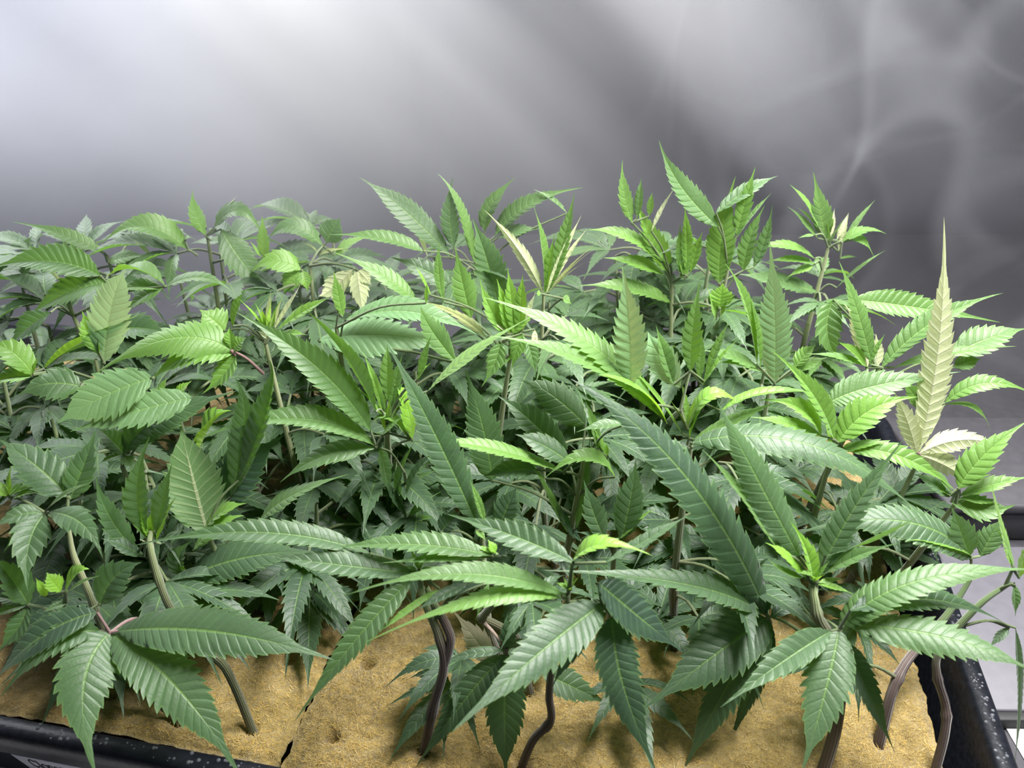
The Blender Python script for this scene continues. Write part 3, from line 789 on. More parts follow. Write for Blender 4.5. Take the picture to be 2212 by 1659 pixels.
# --- long dark leaf behind it
p = Plant('cutting behind the forked stem, carrying one very long dark upright leaf', 'e', 24.5, [(900, 1330)], 2.2, .3, .7, (.5, .3))
p.fan('e', [(885, 1335, 285, 120, 2.2, 235, .65, -.5, 590, 700), (1020, 1300, 1130, 1040, .5, 170, .6, -.6), (920, 1290, 820, 1005, .5, 55, .2, .4),
            (640, 1340, 760, 1210, .4, 140, .6, -.6), (860, 1330, 930, 1400, -.3, 50, .3, .5)], 24.5)
p.grow(3, .4, .8, .035, -.6)
# --- left front corner
p = Plant('left front cutting with a big pale three fingered leaf hanging over the black tray rim', 'a', 24,
          [(1610, 1400), (1440, 1010), (1250, 850), (1090, 630), (1010, 430), (960, 230), (970, 140)], 1.7, .5, .15)
p.fan('a', [(705, 790, 620, 1720, -4, 370, .95, 0, 535, 1150), (715, 805, 1545, 1720, -3.6, 360, .95, 0, 1150, 1160),
            (760, 780, 2145, 968, -1.2, 330, .6, -.15, 1420, 790), (640, 780, 5, 1205, -1.8, 190, .55, -.1, 330, 870),
            (620, 660, -80, 1160, -1.5, 240, .4, -.7, 240, 830), (700, 930, 1035, 1245, -1.2, 120, .4, -1)], 20.8, (985, 705), .9)
p.fan('d', [(945, 1370, 970, 722, .8, 165, .7, -.15, 885, 1050), (1010, 1340, 1112, 898, .6, 130, .5, 0, 1055, 1120), (890, 1480, 620, 972, .5, 150, .4, -.35, 700, 1230),
            (930, 1500, 655, 1385, -.4, 120, .3, -.4)], 24)
p.fan('d', [(985, 1400, 975, 1205, .2, 70, .2, .9), (970, 1390, 885, 1203, .2, 70, .2, .9, 940, 1290), (1010, 1400, 1142, 1108, .3, 95, .3, .75, 1060, 1250),
            (1040, 1420, 1182, 1330, -.2, 60, .3, .0), (1000, 1440, 900, 1390, -.2, 30, .2, 2.0)], 24)
p.tuft(5, 'd', 985, 1420, None, .010, .6)
# --- left edge
p = Plant('left edge cutting with a pale bent stem and rough drooping leaf fingers', 'a', 23,
          [(1140, 1350), (1010, 1230), (760, 960), (640, 720), (555, 500), (470, 290), (440, 130)], 1.6, .95, .15)
p.fan('d', [(290, 1225, 180, 1720, -2.2, 235, .8, -.1, 185, 1430), (320, 1215, 665, 1515, -1.8, 185, .7, -.05, 530, 1290), (270, 1220, -70, 1330, -.8, 130, .5, 0, 100, 1240),
            (300, 1200, 600, 1020, -.2, 60, .2, .3), (270, 1235, 20, 1480, -1.2, 120, .6, -.2)], 22.8)
p.fan('d', [(440, 1115, -10, 742, 1.2, 265, .7, -.25, 240, 920), (455, 1130, 622, 678, 1.2, 185, .7, -.2, 545, 900)], 23.5)
p.fan('d', [(60, 1110, 70, 915, .2, 90, .2, .8), (70, 1110, 215, 1050, 0, 90, .1, .7), (50, 1110, -60, 1010, .2, 90, .1, .7), (80, 1130, 250, 1090, -.3, 80, .1, .3),
            (50, 1120, 180, 1000, .2, 60, .1, .9)], 23.6, (290, 1220))
# --- left lower
p = Plant('small left edge cutting topped by a bright crumpled yellow green shoot', 'a', 21.5, [(415, 690)], 1.8, .5, .2, (0, 0))
p.fan('a', [(420, 530, 572, 385, .2, 160, .1, 1.0, 500, 410), (390, 530, 300, 405, .2, 120, .1, 1.0, 330, 450), (300, 560, 228, 440, .2, 60, .2, .9), (430, 540, 645, 425, -.2, 50, .1, .3),
            (430, 600, 260, 670, -.4, 60, .2, .1)], 21.5)
p.fan('a', [(180, 610, -90, 280, .3, 190, .5, -.3, 60, 430), (170, 630, -40, 930, -1, 150, .6, -.1, 110, 770), (170, 600, -80, 560, 0, 110, .3, .0), (170, 615, -60, 690, -.3, 100, .3, .1)], 21.3, None)
p.fan('a', [(640, 605, 908, 340, .6, 225, .8, -.35, 745, 425)], 22)
# --- centre left row
p = Plant('cutting with a curved green stem and a dark rough leaf lying to its right', 'a', 28, [(1715, 660), (1705, 560), (1640, 440)], 1.8, .4, .1)
p.fan('a', [(1200, 430, 2065, 280, .3, 265, .55, -.35, 1620, 300), (1180, 420, 1235, 200, .4, 150, .5, 0, 1150, 300), (1180, 450, 1140, 655, -.6, 130, .6, -.15, 1120, 560),
            (1210, 460, 1520, 660, -.6, 200, .6, -.6, 1340, 530), (1240, 260, 1565, 40, .5, 160, .2, .5, 1400, 100)], 25.5)
p.grow(2, .5, .9, .04, -.6)
p = Plant('cutting standing on bare slab just left of the crack', 'a', 30, [(2070, 590), (2020, 450), (1960, 370)], 1.9, .4, .6)
p.fan('p', [(795, 1190, 620, 1080, 1, 50, .3, -.4), (690, 1215, 600, 1100, .5, 60, .3, -.6)], 29)
p.grow(4, .5, .95, .045, -.7)
p = Plant('left middle cutting with three wide silvery leaves and two bright curled tips', 'd', 27, [(790, 920)], 2.1, .4, .3, (0, 1))
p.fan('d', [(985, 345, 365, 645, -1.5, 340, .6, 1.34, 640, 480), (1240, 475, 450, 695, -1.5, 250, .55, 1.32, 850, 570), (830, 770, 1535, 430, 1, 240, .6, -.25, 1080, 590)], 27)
p.fan('d', [(800, 840, 632, 670, .4, 150, .5, -.3), (800, 835, 1250, 450, .8, 200, .5, -.15, 960, 640), (790, 845, 640, 900, -.3, 60, .3, .2), (800, 850, 860, 940, -.3, 90, .4, .1)], 26.5)
p.fan('d', [(1010, 520, 1080, 345, .4, 120, .2, .95), (1130, 480, 1240, 365, .3, 90, .2, .9), (1010, 510, 990, 440, .3, 50, .2, .8)], 28)
p.grow(3, .4, .8, .045, -.7)
p = Plant('cutting showing the pale underside of one broad upright leaf, left of centre', 'd', 26, [(1330, 1345)], 2.0, .4, .3, (0, .5))
p.fan('d', [(1335, 1335, 1165, 655, 1.5, 370, -.85, -.55, 1245, 1000), (1315, 1330, 1595, 1158, .3, 180, .1, .6, 1440, 1210)], 26)
p.fan('d', [(1290, 800, 1495, 560, .5, 230, -.15, .85, 1390, 620)], 28)
p.fan('d', [(1420, 1190, 1835, 715, 1.2, 340, .6, -.9, 1560, 950), (1490, 1110, 1515, 345, 1.2, 200, .5, -.15, 1580, 640), (1540, 1010, 1735, 228, 1, 190, .3, -.1, 1740, 500),
            (1680, 1265, 2260, 968, .3, 150, .2, .2, 1900, 1100)], 27)
p.grow(3, .4, .9, .045, -.8)
p = Plant('cutting with a thick central tuft of thin leaves and a lime green curled leaf', 'e', 29, [(300, 1365), (310, 1150), (300, 960), (290, 760), (290, 640)], 2.0, .6, .4)
p.fan('p', [(812, 964, 421, 951, -1, 64, .35, .2, 640, 905), (812, 968, 604, 1043, -1.2, 56, .4, .15, 700, 985), (800, 930, 508, 673, 1, 78, .65, .1, 680, 790),
            (812, 890, 643, 653, .8, 58, -.5, -.1, 742, 765), (825, 940, 872, 900, 0, 20, .2, .4)], 28.5)
p.fan('e', [(450, 745, 330, 385, .3, 165, .1, 1.0, 410, 500), (420, 730, 178, 640, -.3, 110, .2, .5, 300, 600), (280, 610, 130, 170, .8, 62, .2, .5), (280, 700, 228, 425, .4, 50, .2, .8),
            (290, 490, 290, 130, .6, 95, .5, .3), (300, 600, 385, 200, .6, 100, .6, .2), (490, 360, 577, 60, .5, 64, .3, .35), (550, 435, 1295, -90, 1, 190, -.15, .6, 850, 180),
            (480, 360, 570, 250, .2, 40, .2, .8)], 29, (320, 800))
p.tuft(7, 'e', 300, 660, None, .022, .45, .16)
p = Plant('thin leaved wispy cutting on the bare slab left of centre, almost all narrow twisted leaves', 'e', 30.5, [(300, 1360), (330, 1100), (340, 880)], 1.7, .7, .3)
for sx_, sy_ in ((330, 1290), (340, 1080)):
    p.fan('e', [(sx_, sy_, sx_ + dx, sy_ + dy, rng.uniform(-.6, .6), rng.uniform(36, 66), rng.uniform(-.2, .5), rng.uniform(-.4, .5)) for dx, dy in
                ((70, -170), (280, -220), (290, -140), (-170, -120), (-60, -300), (130, -330), (180, 20), (240, -60), (20, -260), (-120, 40))], 30.5)
p = Plant('second wispy cutting with a dark twisted top, beside the thin leaved one', 'e', 29.5, [(430, 1330), (430, 1150), (400, 960)], 1.6, .6, .3)
p.fan('e', [(420, 1290, 590, 1250, -.4, 70, .2, .4), (400, 1200, 430, 800, .3, 90, .2, -.6, 360, 1000), (410, 1100, 620, 820, .4, 80, .2, -.5, 500, 930), (420, 1250, 640, 1080, 0, 80, .2, .2),
            (420, 1260, 560, 1080, 0, 60, .1, .6), (400, 1330, 170, 1310, -.3, 60, .2, .0), (240, 800, 310, 1130, 0, 110, .5, -.2), (400, 1230, 250, 980, .3, 70, .3, -.3)], 29.5)
p.grow(2, .3, .6, .03, -.8)
# --- centre row
p = Plant('centre cutting with a pointed pale green leaf and a broad blunt leaf side by side', 'e', 27, [(1560, 870)], 2.0, .5, .5, (-.5, .5))
p.fan('e', [(970, 1010, 788, 288, 1.5, 250, .75, -.15, 900, 640), (1450, 890, 995, 458, 1, 215, .65, -.1, 1230, 640), (1570, 650, 1155, 365, 1, 240, .75, -.1, 1340, 450)], 28.5)
p.fan('e', [(1430, 955, 395, 768, -1, 150, .1, .5, 900, 790), (1480, 905, 1112, 712, .3, 170, .5, -.05, 1290, 780), (1760, 990, 1290, 1010, -.5, 120, .2, .4, 1560, 860),
            (1250, 940, 905, 985, -.5, 160, .5, -.5), (1820, 650, 1505, 700, -.3, 85, .2, .1)], 26.5)
p.fan('e', [(1650, 810, 1568, 495, .5, 78, .2, .3), (1700, 850, 1600, 590, .4, 56, .2, .6), (1510, 1320, 1602, 715, .6, 95, .3, 0, 1560, 1000), (1450, 1350, 1185, 818, .6, 66, .2, .3, 1320, 1080),
            (1540, 1400, 1372, 1085, .4, 90, .2, -.9, 1420, 1260), (1310, 1000, 1130, 900, .3, 40, .2, .2), (1700, 860, 1705, 760, .2, 40, .2, .9)], 26.8)
p.grow(3, .4, .8, .04, -.6)
p = Plant('centre cutting with twin dark leaves that have glowing yellow midribs', 'e', 24.5, [(1760, 1400)], 1.9, .5, .6, (0, .5))
p.fan('e', [(1695, 1400, 1558, 1005, .8, 160, .6, -.1, 1615, 1200), (1800, 1390, 1895, 870, 1, 200, .7, -.1, 1860, 1130), (1760, 1410, 2030, 1180, .3, 60, .2, .6), (1700, 1420, 1500, 1340, -.2, 60, .2, -.4)], 24.5)
p.grow(3, .4, .8, .04, -.6)
p = Plant('centre right cutting with two long slender leaves sweeping to the left', 'e', 28, [(2090, 760), (2110, 640), (2180, 560)], 2.0, .5, .5)
p.base[2] = p.base[2]
p.fan('p', [(1405, 875, 1040, 641, 1, 84, .35, .2, 1262, 735), (1435, 905, 1050, 725, -.5, 66, .35, .2, 1275, 785), (1440, 915, 1253, 803, -.8, 44, 0, .55, 1375, 838),
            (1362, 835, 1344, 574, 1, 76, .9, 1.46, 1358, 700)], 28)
p.fan('g', [(50, 735, 430, 560, .3, 160, .0, .85, 180, 455), (260, 560, 985, 464, .3, 120, -.1, .55, 560, 440), (80, 745, 690, 480, .2, 95, .2, .25, 350, 610),
            (0, 700, -330, 280, .5, 60, .1, .5)], 28, (40, 780))
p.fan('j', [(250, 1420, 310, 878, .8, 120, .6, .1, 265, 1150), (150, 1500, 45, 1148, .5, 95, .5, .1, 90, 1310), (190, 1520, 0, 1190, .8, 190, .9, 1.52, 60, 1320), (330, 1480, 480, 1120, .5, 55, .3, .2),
            (320, 1500, 535, 1225, .4, 40, .2, .5), (300, 1480, 318, 1190, .4, 55, .5, .1)], 28.5, None)
p.tuft(6, 'g', 40, 690, None, .018, .4, .16)
# --- right side
p = Plant('bright yellow green cutting right of centre with a rosette of ribbed leaves', 'g', 28, [(965, 860)], 1.9, .6, .3, (0, .5))
p.fan('g', [(985, 745, 573, 163, 1, 150, .5, .35, 840, 440), (1010, 765, 1530, 470, .8, 220, .6, .45, 1230, 550), (900, 725, 490, 492, .5, 140, .4, .65, 760, 540), (910, 725, 438, 600, -.2, 110, .35, .4, 680, 640),
            (1000, 800, 690, 745, -.5, 80, .2, .55), (1020, 820, 1332, 763, -.2, 85, .2, .5), (1050, 810, 1785, 1090, -1, 160, .5, .35, 1430, 860), (1030, 860, 1190, 905, -.5, 70, .2, .65)], 27.5)
p.fan('g', [(935, 520, 1805, 308, .5, 220, .6, .05, 1250, 400)], 30)
p.tuft(5, 'g', 960, 800, None, .012, .7)
p.grow(2, .4, .8, .04, -.6)
p = Plant('cutting with one very long arched ribbed leaf running to the right', 'g', 25.5, [(60, 800)], 2.0, .4, .5, (0, .5))
p.fan('g', [(70, 765, 1570, 1260, -2, 260, .35, -.1, 860, 790), (40, 800, -300, 830, -.3, 100, .3, -.3), (540, 810, 660, 680, 0, 12, .2, .2)], 26)
p.grow(4, .3, .8, .045, -.6)
p = Plant('cutting at right with a wide grey ribbed leaf lying flat above the tray wall', 'c', 25, [(1275, 1475), (1345, 1190), (1430, 1000), (1530, 870), (1700, 680), (1850, 450)], 2.1, .0, 1.0)
p.fan('g', [(1870, 1510, 690, 1370, .8, 280, .45, -.15, 1400, 1270), (1880, 1500, 1438, 1400, -.3, 80, .1, .55, 1660, 1410), (1860, 1500, 1745, 1180, .6, 190, .8, .1, 1800, 1330), (1930, 1500, 2060, 1260, .5, 150, .8, .1)], 25)
p.grow(2, .3, .7, .035, -.6, (100, 260))
p = Plant('cutting at right edge with herringbone leaves fanning over the tray wall', 'g', 26.5, [(1770, 1160)], 2.0, .5, .5, (-1.0, 1.0))
p.fan('g', [(1790, 1060, 2230, 630, .8, 200, .5, .35, 1970, 830), (1800, 1110, 2270, 985, .2, 115, .25, .3, 2040, 1030), (1790, 1125, 2055, 1165, -.2, 80, .1, .35), (1740, 1150, 2160, 1165, -.5, 190, .5, .1, 1970, 1200),
            (1720, 1115, 1495, 965, .4, 120, .3, -.25), (1750, 1100, 1610, 920, .5, 70, .2, .1), (1740, 1110, 1650, 1075, 0, 40, .1, .6)], 26.5)
p.grow(2, .3, .7, .035, -.6, (100, 260))
p = Plant('near right edge cutting with a bright blurred yellow green upright leaf', 'c', 22.5, [(1625, 1680), (1690, 1430), (1695, 1260), (1640, 1060), (1660, 900), (1900, 620), (2110, 470)], 1.8, .0, 1.0)
p.fan('g', [(2140, 1580, 1985, 950, .3, 125, .3, .85, 2060, 1300), (2180, 1640, 2260, 1250, .3, 160, .3, .85), (2160, 1600, 2010, 1290, .3, 70, .2, .7)], 22.5)
p.fan('c', [(2130, 480, 2140, 690, -.5, 60, .3, .1), (2140, 760, 2130, 1700, -1, 72, .4, -.3), (2100, 760, 1960, 900, -.5, 60, .3, -.5)], 22)
p = Plant('overturned pale fan leaf cutting with cream undersides against the grey wall at right', 'g', 30, [(1520, 900)], 1.9, .6, .4, (-1.0, .3))
p.fan('p', [(1983, 978, 2039, 468, 1.2, 66, -.95, 2.1, 2028, 745), (1980, 978, 1930, 845, .4, 44, -.9, 2.1), (1986, 980, 2172, 968, -.3, 50, -.85, 2.1, 2080, 950), (1988, 984, 2130, 1060, -.6, 56, -.85, 2.1, 2050, 1010)], 29.5, None, .9)
p.fan('g', [(1560, 560, 1420, 360, .5, 110, .6, .3), (1700, 510, 2300, 470, -.3, 130, .4, .25, 1980, 380), (1710, 520, 2000, 700, -.8, 95, -.1, .2, 1900, 550), (1520, 450, 1620, 370, .2, 40, .3, 2)], 30.5, (1540, 700))
p.grow(2, .4, .8, .035, -.5)
p = Plant('upper right cutting with ribbed green leaves spread in front of the cream leaf', 'j', 31.5, [(1350, 1420)], 1.9, .5, .4, (-1.2, .5))
p.fan('j', [(1375, 1400, 2088, 962, 1, 150, .4, .1, 1690, 1125), (1450, 1400, 2172, 1275, .3, 95, .2, .15, 1800, 1310), (1320, 1390, 1122, 772, 1.2, 125, .55, .15, 1225, 1050),
            (1300, 1400, 930, 1320, -.2, 70, .2, .15), (1300, 1380, 1395, 1200, .3, 35, .2, .3), (1280, 1400, 1120, 1250, .2, 100, .3, .5)], 31.5)
p.fan('j', [(1290, 1400, 1148, 1020, .6, 110, -.9, 2.1, 1240, 1180), (1345, 1400, 1340, 1200, .4, 80, -.9, 2.1), (1090, 1000, 1130, 1372, -1, 160, .7, .1, 1055, 1190)], 33)
p.fan('j', [(1200, 1000, 2075, 1135, -.3, 165, .6, .15, 1600, 1050), (1780, 1330, 2230, 1170, .5, 200, .5, .1), (1800, 1400, 1960, 1350, 0, 110, .5, .1)], 35)
p.grow(2, .4, .8, .04, -.4)
p = Plant('tall cutting with one large flat pointed leaf facing front, right of centre', 'j', 32.5, [(720, 1500)], 1.9, .4, .4)
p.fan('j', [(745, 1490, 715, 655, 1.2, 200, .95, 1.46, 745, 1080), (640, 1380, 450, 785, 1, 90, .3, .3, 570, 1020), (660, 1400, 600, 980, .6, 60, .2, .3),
            (640, 1400, 325, 1300, -.3, 110, .3, .15), (680, 1430, 400, 1370, -.4, 90, .2, .1), (860, 1400, 990, 1265, .2, 110, .3, .4), (860, 1420, 1060, 1340, .1, 90, .3, .3)], 32.5)
p.grow(3, .4, .8, .045, -.5)
p = Plant('far right cutting ringed by narrow upright young leaves and cream tips', 'j', 42, [(1075, 930), (1080, 800), (1060, 700)][2:], 2.0, .8, .2, (.2, 0))
p.fan('j', [(1045, 650, 972, 245, .6, 125, .75, .15, 1010, 450), (1000, 570, 832, 322, .4, 75, .3, .4, 930, 430), (1010, 590, 868, 452, .3, 45, .2, .7), (1000, 640, 820, 453, .3, 66, .3, .1),
            (1070, 640, 1097, 465, .2, 36, .1, 2.1), (1110, 650, 1182, 488, .2, 42, .1, 2.1), (1120, 720, 1180, 500, .2, 40, .1, 2.1), (1150, 660, 1338, 412, .3, 50, .1, .2)], 42)
p.fan('j', [(1140, 660, 1405, 615, -.2, 95, .2, .25, 1270, 590), (1200, 650, 1332, 757, -.4, 75, .3, .3, 1270, 660), (1110, 930, 1402, 708, .2, 28, .2, .1), (1130, 760, 1235, 750, 0, 30, .2, .2),
            (980, 760, 560, 720, -.3, 90, .3, .3, 800, 680), (980, 790, 700, 775, -.3, 75, .3, .35), (970, 800, 815, 872, -.3, 70, .3, .5), (1000, 960, 525, 850, -.5, 130, .5, .0, 760, 890), (980, 620, 880, 640, 0, 30, .2, .2)], 41.5)
p.grow(9, .5, 1.0, .034, .12, None, False, .22, .3, 5, .014)
p.tuft(6, 'j', 1060, 690, None, .016, .4, .18)
p = Plant('tallest far cutting with a large lit leaf facing front near the dark wall', 'j', 38.5, [(470, 820)], 2.0, .6, .3)
p.fan('j', [(420, 905, 516, 270, .6, 175, .9, .3, 435, 610), (520, 620, 632, 218, .5, 95, .75, .25), (410, 570, 64, 62, 1, 150, .65, -.05, 190, 330), (560, 830, 688, 442, .4, 105, .6, .1, 600, 640),
            (620, 810, 733, 438, .4, 75, .5, -.05, 690, 640), (400, 490, 765, 272, 1, 95, .5, -.1), (520, 640, 730, 370, .3, 40, .1, .1)], 38.5)
p.fan('j', [(420, 1050, 440, 900, .2, 150, .1, .75), (400, 1120, 350, 930, .2, 70, .2, .6), (420, 1100, 470, 930, .2, 80, .2, .6)], 36)
p.grow(7, .5, 1.0, .045, -.1, None, False, .22, .3)
p = Plant('far cutting with vivid lime green leaf fingers, centre right', 'i', 39.5, [(2130, 930)], 1.9, .6, .3)
p.fan('i', [(1870, 540, 1808, 130, .6, 95, .7, .2, 1815, 330), (2110, 870, 1888, 378, .6, 150, .6, .45, 1980, 620), (2100, 810, 1580, 590, .2, 130, .4, .4, 1850, 630), (2080, 880, 1680, 768, -.1, 115, .4, .45),
            (2130, 1060, 1515, 950, -.4, 140, .4, .3, 1850, 960), (1980, 500, 2000, 345, .2, 50, .2, .3), (1900, 520, 1930, 250, .4, 60, .3, .0)], 39.5)
p.fan('j', [(230, 860, 215, 435, .4, 75, .6, .45), (250, 840, 320, 600, .3, 70, .5, .55), (180, 840, 188, 550, .3, 55, .4, .2), (210, 880, 170, 710, .2, 40, .2, .5), (190, 870, 250, 720, .2, 60, .4, .6), (20, 600, 162, 333, .3, 42, .1, 2.1)], 39)
p.grow(7, .5, 1.0, .040, -.05, None, False, .22, .3)
p = Plant('far cutting with cream leaf backs raised like a hand, centre of the canopy', 'i', 37.5, [(1310, 1130), (1300, 1010)][1:], 1.7, .8, .2)
p.fan('i', [(1295, 1000, 915, 458, .8, 90, -.75, 2.05, 1130, 710), (1300, 1000, 1228, 415, .8, 90, -.3, .2, 1290, 700), (1315, 1000, 1545, 488, .6, 60, -.6, 2.05, 1430, 730), (1320, 1000, 1580, 580, .5, 52, -.6, 2.05),
            (1330, 990, 1690, 640, .4, 50, -.4, 2.0), (1330, 1000, 1640, 700, .3, 45, -.3, 2.05), (1320, 1000, 1500, 340, .9, 100, .7, .15, 1430, 640), (1310, 1000, 1370, 600, .4, 60, .3, .6), (1340, 990, 1560, 800, .1, 40, -.3, 2)], 37.5)
p.fan('i', [(1420, 1030, 1480, 1070, 0, 70, .4, .3), (1280, 1000, 1250, 1000, 0, 60, .2, .5)], 37)
p.grow(7, .5, 1.0, .040, -.05, None, False, .22, .3)
p = Plant('far cutting with long blue green leaves pointing up and outward, left of centre', 'i', 41.5, [(850, 850)], 1.9, .6, .4)
p.fan('i', [(700, 765, 105, 245, .8, 180, .65, -.2, 420, 480), (850, 800, 612, 222, .8, 95, .35, .15, 765, 450), (720, 700, 712, 240, .8, 125, .8, -.25, 690, 480), (920, 600, 1115, 248, .6, 115, .6, .05, 960, 430),
            (985, 630, 1555, 315, .5, 130, .55, .05, 1210, 420), (1450, 480, 1230, 325, .3, 50, .3, 0), (1000, 640, 1290, 580, 0, 110, .4, .0), (550, 760, 460, 560, .3, 40, .2, 2.0), (900, 600, 960, 460, .2, 50, -.3, .3)], 41.5)
p.fan('i', [(1015, 1110, 840, 515, 1, 210, .85, -.1, 930, 780), (720, 965, 310, 765, .3, 160, .6, -.2), (520, 725, -100, 620, .2, 130, .35, .1, 240, 640)], 39)
p.grow(7, .5, 1.0, .042, -.1, None, False, .22, .3)
p = Plant('cutting with bright upright fingers and one striped leaf back, behind the long slender leaves', 'i', 33.5, [(1100, 1280)], 1.9, .6, .4)
p.fan('i', [(1080, 1260, 995, 900, .5, 95, .5, .5), (1110, 1260, 1065, 828, .5, 105, .6, .6, 1090, 1040), (1140, 1260, 1165, 870, .4, 90, .5, .5), (1160, 1250, 1250, 985, .3, 50, .2, 2.0), (1060, 1270, 885, 900, .5, 120, .5, .4, 950, 1090),
            (930, 1285, 478, 1045, .2, 105, -.5, 2.0, 720, 1130), (1050, 1250, 930, 1140, .2, 60, .1, 2.0), (1080, 1270, 1270, 1100, .2, 90, .4, .5), (1240, 1230, 1240, 1480, -.5, 50, -.3, 2.0), (1100, 1300, 1200, 1400, -.4, 100, .5, .3)], 33.5)
p.fan('i', [(830, 1160, 725, 688, .6, 160, .9, .15, 775, 930), (480, 1060, -70, 728, .3, 145, .4, .2, 260, 880), (655, 1055, 628, 660, .4, 70, -.3, .1, 620, 850), (570, 1010, 470, 820, .2, 30, .2, .8)], 35)
p.fan('e', [(1020, 110, 895, 410, -.8, 120, .7, .15, 980, 260), (1160, 60, 1090, 300, -.5, 110, .6, .3), (1140, 170, 1015, 290, -.3, 30, .2, .8), (1190, 100, 1250, 330, -.4, 110, .5, .0)], 32.5)
p.grow(3, .4, .8, .045, -.5)
p = Plant('cutting with one huge pale rounded leaf lying flat in the mist, left of centre', 'i', 32.5, [(-40, 1220)], 2.0, .5, .4, (.5, .8))
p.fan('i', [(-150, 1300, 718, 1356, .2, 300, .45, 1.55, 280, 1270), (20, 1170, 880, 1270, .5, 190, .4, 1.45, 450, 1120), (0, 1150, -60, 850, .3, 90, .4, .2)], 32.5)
p.fan('i', [(740, 1450, 505, 1080, .4, 160, .7, .05, 570, 1230), (540, 1060, 545, 925, .2, 30, .2, .5)], 31.5)
p.grow(4, .4, .8, .05, -.5)
# --- left and far left
p = Plant('cutting with a cream young shoot and a bright fan leaf on a purple stalk, left', 'h', 32.5, [(1585, 1080)], 1.9, .95, .2, (0, .3))
p.fan('d', [(1495, 170, 598, 335, -1, 290, .5, .3, 1090, 95), (1500, 195, 955, 385, -1, 230, .45, .4, 1230, 195), (1520, 205, 1300, 455, -.8, 140, .55, .25, 1440, 330), (1510, 175, 1590, 85, .2, 120, .4, .3), (1495, 160, 1480, 15, .3, 70, .4, .3)], 31.5, (1700, 320), .9)
p.fan('h', [(1630, 1010, 1810, 690, .4, 75, .1, 2.1, 1730, 860), (1600, 1010, 1620, 760, .3, 52, .1, 2.0), (1660, 1000, 1985, 800, .2, 90, .3, .5, 1820, 890), (1600, 1060, 1530, 1005, .1, 40, .1, 2.1), (1660, 1030, 1840, 1035, -.2, 60, .2, .5),
            (1640, 990, 1690, 800, .2, 50, .1, 2.1), (1340, 1010, 1190, 880, .3, 200, .6, .35), (1390, 980, 1460, 770, .3, 90, .3, .2)], 32.5)
p.tuft(6, 'h', 1610, 1040, None, .018, .8, .16)
p.grow(3, .4, .85, .05, -.4)
p = Plant('left cutting with an upright silvery leaf and a folded lime green leaf below it', 'h', 33, [(570, 1180)], 1.9, .5, .2)
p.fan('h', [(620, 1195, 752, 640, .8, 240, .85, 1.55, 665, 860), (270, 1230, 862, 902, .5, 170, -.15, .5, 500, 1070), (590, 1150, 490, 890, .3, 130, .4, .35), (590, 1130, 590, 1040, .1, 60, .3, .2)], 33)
p.fan('d', [(520, 402, 112, 465, -.5, 240, .6, .05, 300, 385), (210, 325, -70, 125, .3, 200, .4, .45, 70, 175), (205, 340, -70, 385, -.4, 160, .3, .5), (215, 330, 250, 220, .2, 50, .2, .9)], 31)
p.grow(4, .4, .85, .05, -.45)
p = Plant('far left cutting half lost in mist with one big flat dark leaf', 'h', 37, [(380, 780)], 1.9, .5, .2)
p.fan('h', [(600, 680, -70, 640, .2, 220, .55, -.05, 280, 590), (640, 720, 105, 965, -.8, 180, .5, .0, 400, 785), (390, 750, 240, 590, .2, 26, .2, 2.0), (130, 860, 0, 900, 0, 60, .2, 2.0)], 37)
p.fan('h', [(985, 740, 630, 690, .2, 180, -.2, .1, 800, 640), (990, 745, 1380, 770, -.2, 120, .2, .0, 1200, 690), (980, 745, 740, 900, -.4, 120, .4, .1), (960, 760, 700, 760, -.2, 120, .2, .2)], 37.5, None)
p.fan('h', [(700, 1000, 1010, 1020, -.3, 200, .5, -.2), (300, 900, 20, 1150, -.5, 150, .5, -.2)], 35)
p.grow(5, .5, .95, .055, -.35)
p = Plant('farthest left cutting with one narrow leaf pointing left above the canopy', 'h', 42, [(640, 560)], 1.9, .5, .2)
p.fan('h', [(625, 545, 63, 355, .3, 100, .5, .05, 350, 425), (150, 560, 195, 435, .2, 80, .4, -.1), (140, 620, 280, 520, .2, 120, .5, -.1), (640, 600, 880, 560, 0, 110, .4, .3)], 42)
p.fan('h', [(1125, 525, 595, 500, -.2, 170, .35, .15, 850, 385), (900, 560, 790, 460, .2, 36, .1, 2.0), (1100, 460, 1140, 450, 0, 50, .2, .3), (700, 640, 860, 580, 0, 130, .4, .35)], 42, (1180, 560))
p.grow(5, .6, .98, .055, -.25)
p = Plant('far left cutting with a small upright leaf and pale stem above the others', 'h', 42.5, [(1240, 460)], 1.9, .9, .2)
p.fan('h', [(1230, 440, 1150, 168, .3, 95, .8, .05, 1165, 300), (1290, 400, 1418, 200, .3, 34, .2, 2.0), (1280, 390, 1570, 440, -.3, 130, .5, .0, 1430, 290), (1320, 400, 1620, 810, -1, 190, .8, -.1, 1450, 600), (1260, 470, 1330, 460, 0, 50, .2, .2)], 42)
p.fan('h', [(1580, 585, 1566, 318, .3, 85, .5, .4), (1560, 570, 1490, 470, .1, 30, .2, .4), (1600, 590, 1620, 520, .1, 30, .2, .4)], 42, None)
p.grow(5, .5, .95, .055, -.25)
p = Plant('far cutting left of centre with a bright green drooping leaf in the mist', 'h', 40, [(1850, 620)], 1.9, .6, .2)
p.fan('h', [(1800, 645, 1500, 660, -.2, 160, .5, .6, 1630, 590), (1800, 650, 1685, 810, -.4, 140, .6, .6), (1810, 650, 1840, 780, -.3, 90, .5, .5)], 40)
p.fan('h', [(1930, 500, 1588, 475, -.2, 140, .5, -.05, 1750, 385), (1950, 480, 2035, 335, .3, 170, .7, -.1), (2000, 560, 2212, 440, .2, 110, .3, .55), (1900, 540, 1800, 480, .1, 60, -.3, 2.0), (1900, 560, 2100, 520, 0, 60, -.4, 2.0)], 41)
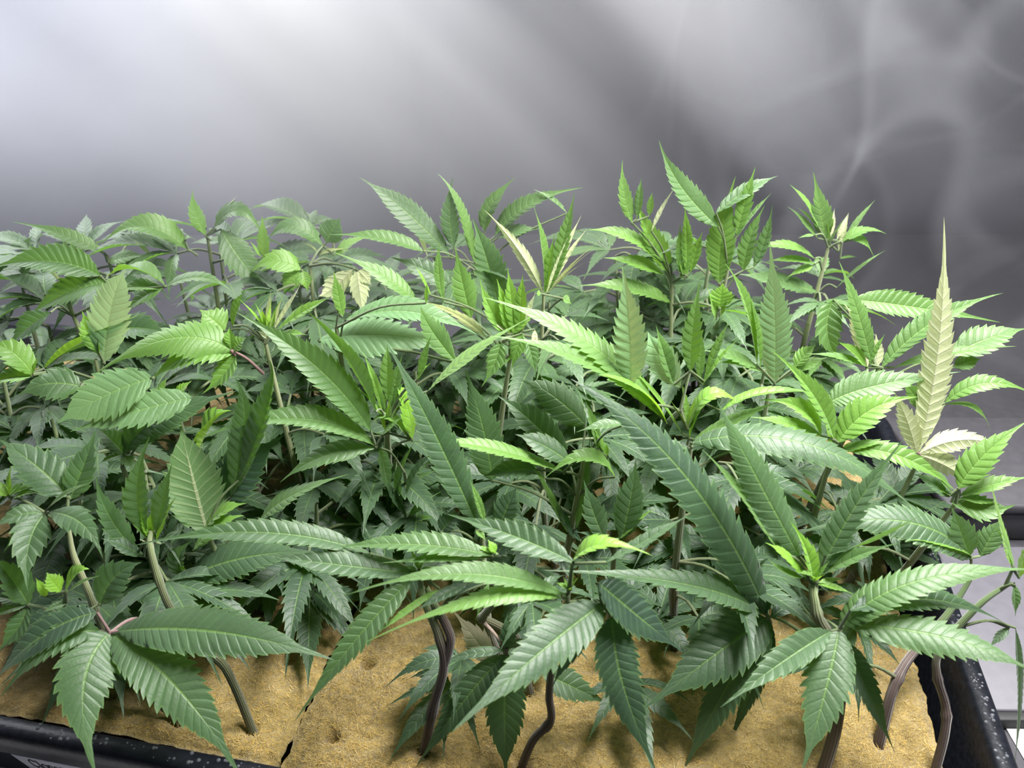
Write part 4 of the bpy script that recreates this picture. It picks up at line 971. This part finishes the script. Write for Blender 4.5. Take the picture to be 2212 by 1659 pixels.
p.fan('h', [(2130, 640, 2170, 925, -.6, 115, -.85, 2.0), (2110, 640, 1905, 800, -.4, 130, -.85, 2.0, 1980, 760), (2140, 650, 2220, 740, -.2, 90, -.8, 2.0)], 39)
p.grow(5, .5, .95, .05, -.25)
# --- cuttings further in, mostly leaf tops and shade under the canopy
for lab, X, Y, h, n_, tn_ in (('middling cutting at the back row under the far lime fingers', .06, .44, .12, 12, -.1), ('leafy cutting at the back row under the pointed blue green leaves', -.045, .44, .12, 12, -.1),
                     ('leafy cutting at the back row right of the tallest far one', .115, .44, .12, 12, -.1), ('leafy cutting in the back row behind the huge pale leaf', -.12, .42, .12, 12, -.1),
                     ('leafy cutting under the cream leaf backs, one row nearer', .02, .40, .11, 11, -.1), ('leafy cutting under the tallest far one, one row nearer', .075, .37, .105, 11, -.15),
                     ('broad leaved cutting at the far left edge, middle row, running out of the picture', -.245, .335, .10, 11, -.15), ('tall leafy cutting in the far left back row, in the mist', -.24, .425, .13, 12, -.05),
                     ('leafy cutting in the back row below the pale stem, in the mist', -.165, .43, .125, 12, -.05), ('leafy cutting in the back row below the bright green drooping leaf', -.105, .45, .125, 12, -.05),
                     ('cutting in the last row right of centre, mostly hidden by lime leaves', .085, .455, .115, 11, -.05), ('cutting behind the cream young shoot, middle of the left half', -.12, .375, .115, 11, -.15),
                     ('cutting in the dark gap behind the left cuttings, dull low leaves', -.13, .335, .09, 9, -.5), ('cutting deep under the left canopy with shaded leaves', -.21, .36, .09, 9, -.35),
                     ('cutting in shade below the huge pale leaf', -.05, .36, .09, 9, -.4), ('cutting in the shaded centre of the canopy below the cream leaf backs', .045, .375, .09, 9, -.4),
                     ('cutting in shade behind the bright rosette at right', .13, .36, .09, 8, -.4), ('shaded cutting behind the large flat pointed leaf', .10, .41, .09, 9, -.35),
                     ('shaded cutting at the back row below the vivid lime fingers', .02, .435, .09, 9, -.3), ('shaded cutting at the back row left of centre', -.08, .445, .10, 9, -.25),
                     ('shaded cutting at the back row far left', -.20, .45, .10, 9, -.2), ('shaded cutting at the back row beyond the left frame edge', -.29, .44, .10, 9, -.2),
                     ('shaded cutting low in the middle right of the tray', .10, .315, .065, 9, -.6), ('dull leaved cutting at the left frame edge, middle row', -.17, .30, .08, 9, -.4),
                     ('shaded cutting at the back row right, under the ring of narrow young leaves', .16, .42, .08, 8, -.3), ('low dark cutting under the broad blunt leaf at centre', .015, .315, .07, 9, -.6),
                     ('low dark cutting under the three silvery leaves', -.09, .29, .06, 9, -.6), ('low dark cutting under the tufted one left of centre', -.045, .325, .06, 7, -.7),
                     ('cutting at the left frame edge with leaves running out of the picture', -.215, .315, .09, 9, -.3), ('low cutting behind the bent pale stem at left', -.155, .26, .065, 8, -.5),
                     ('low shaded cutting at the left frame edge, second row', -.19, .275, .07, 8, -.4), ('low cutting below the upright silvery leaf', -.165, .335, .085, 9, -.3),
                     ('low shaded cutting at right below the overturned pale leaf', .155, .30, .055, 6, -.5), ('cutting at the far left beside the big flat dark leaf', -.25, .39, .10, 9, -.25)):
    c_ = (np.array((X, Y, h)) - CAM); zc = depth(np.array((X, Y, h)))
    p = Plant(lab, 'p', Y * 100, [(1106 + F * c_[0] / zc, 829.5 - F * (c_[1] * SP + c_[2] * CP) / zc)], 1.8, .3, .4)
    p.grow(n_, .4, 1.0, .05, tn_, None, False, .24, .35)

slab('right half of the yellow fibrous slab, riddled with stem holes', .0006, XSR, .0, .284, 5)
slab('left half of the yellow fibrous slab, partly outside the frame', -.366, -.0006, .0, .284, 9)

# ---------------------------------------------------------------- mist, a volume between canopy and wall
def mist():
    V = np.array([(x, y, z) for z in (-.03, .62) for y in (.33, .915) for x in (-.85, .80)])
    Q = np.array([(0, 2, 3, 1), (4, 5, 7, 6), (0, 1, 5, 4), (2, 6, 7, 3), (0, 4, 6, 2), (1, 3, 7, 5)])
    o = link('mist', mesh_np('mist', V, Q, None, False), SMOKE)
    tag(o, 'white drifting mist, brightest at upper left, between the plants and the dark wall', 'mist', None, 'stuff')
mist()
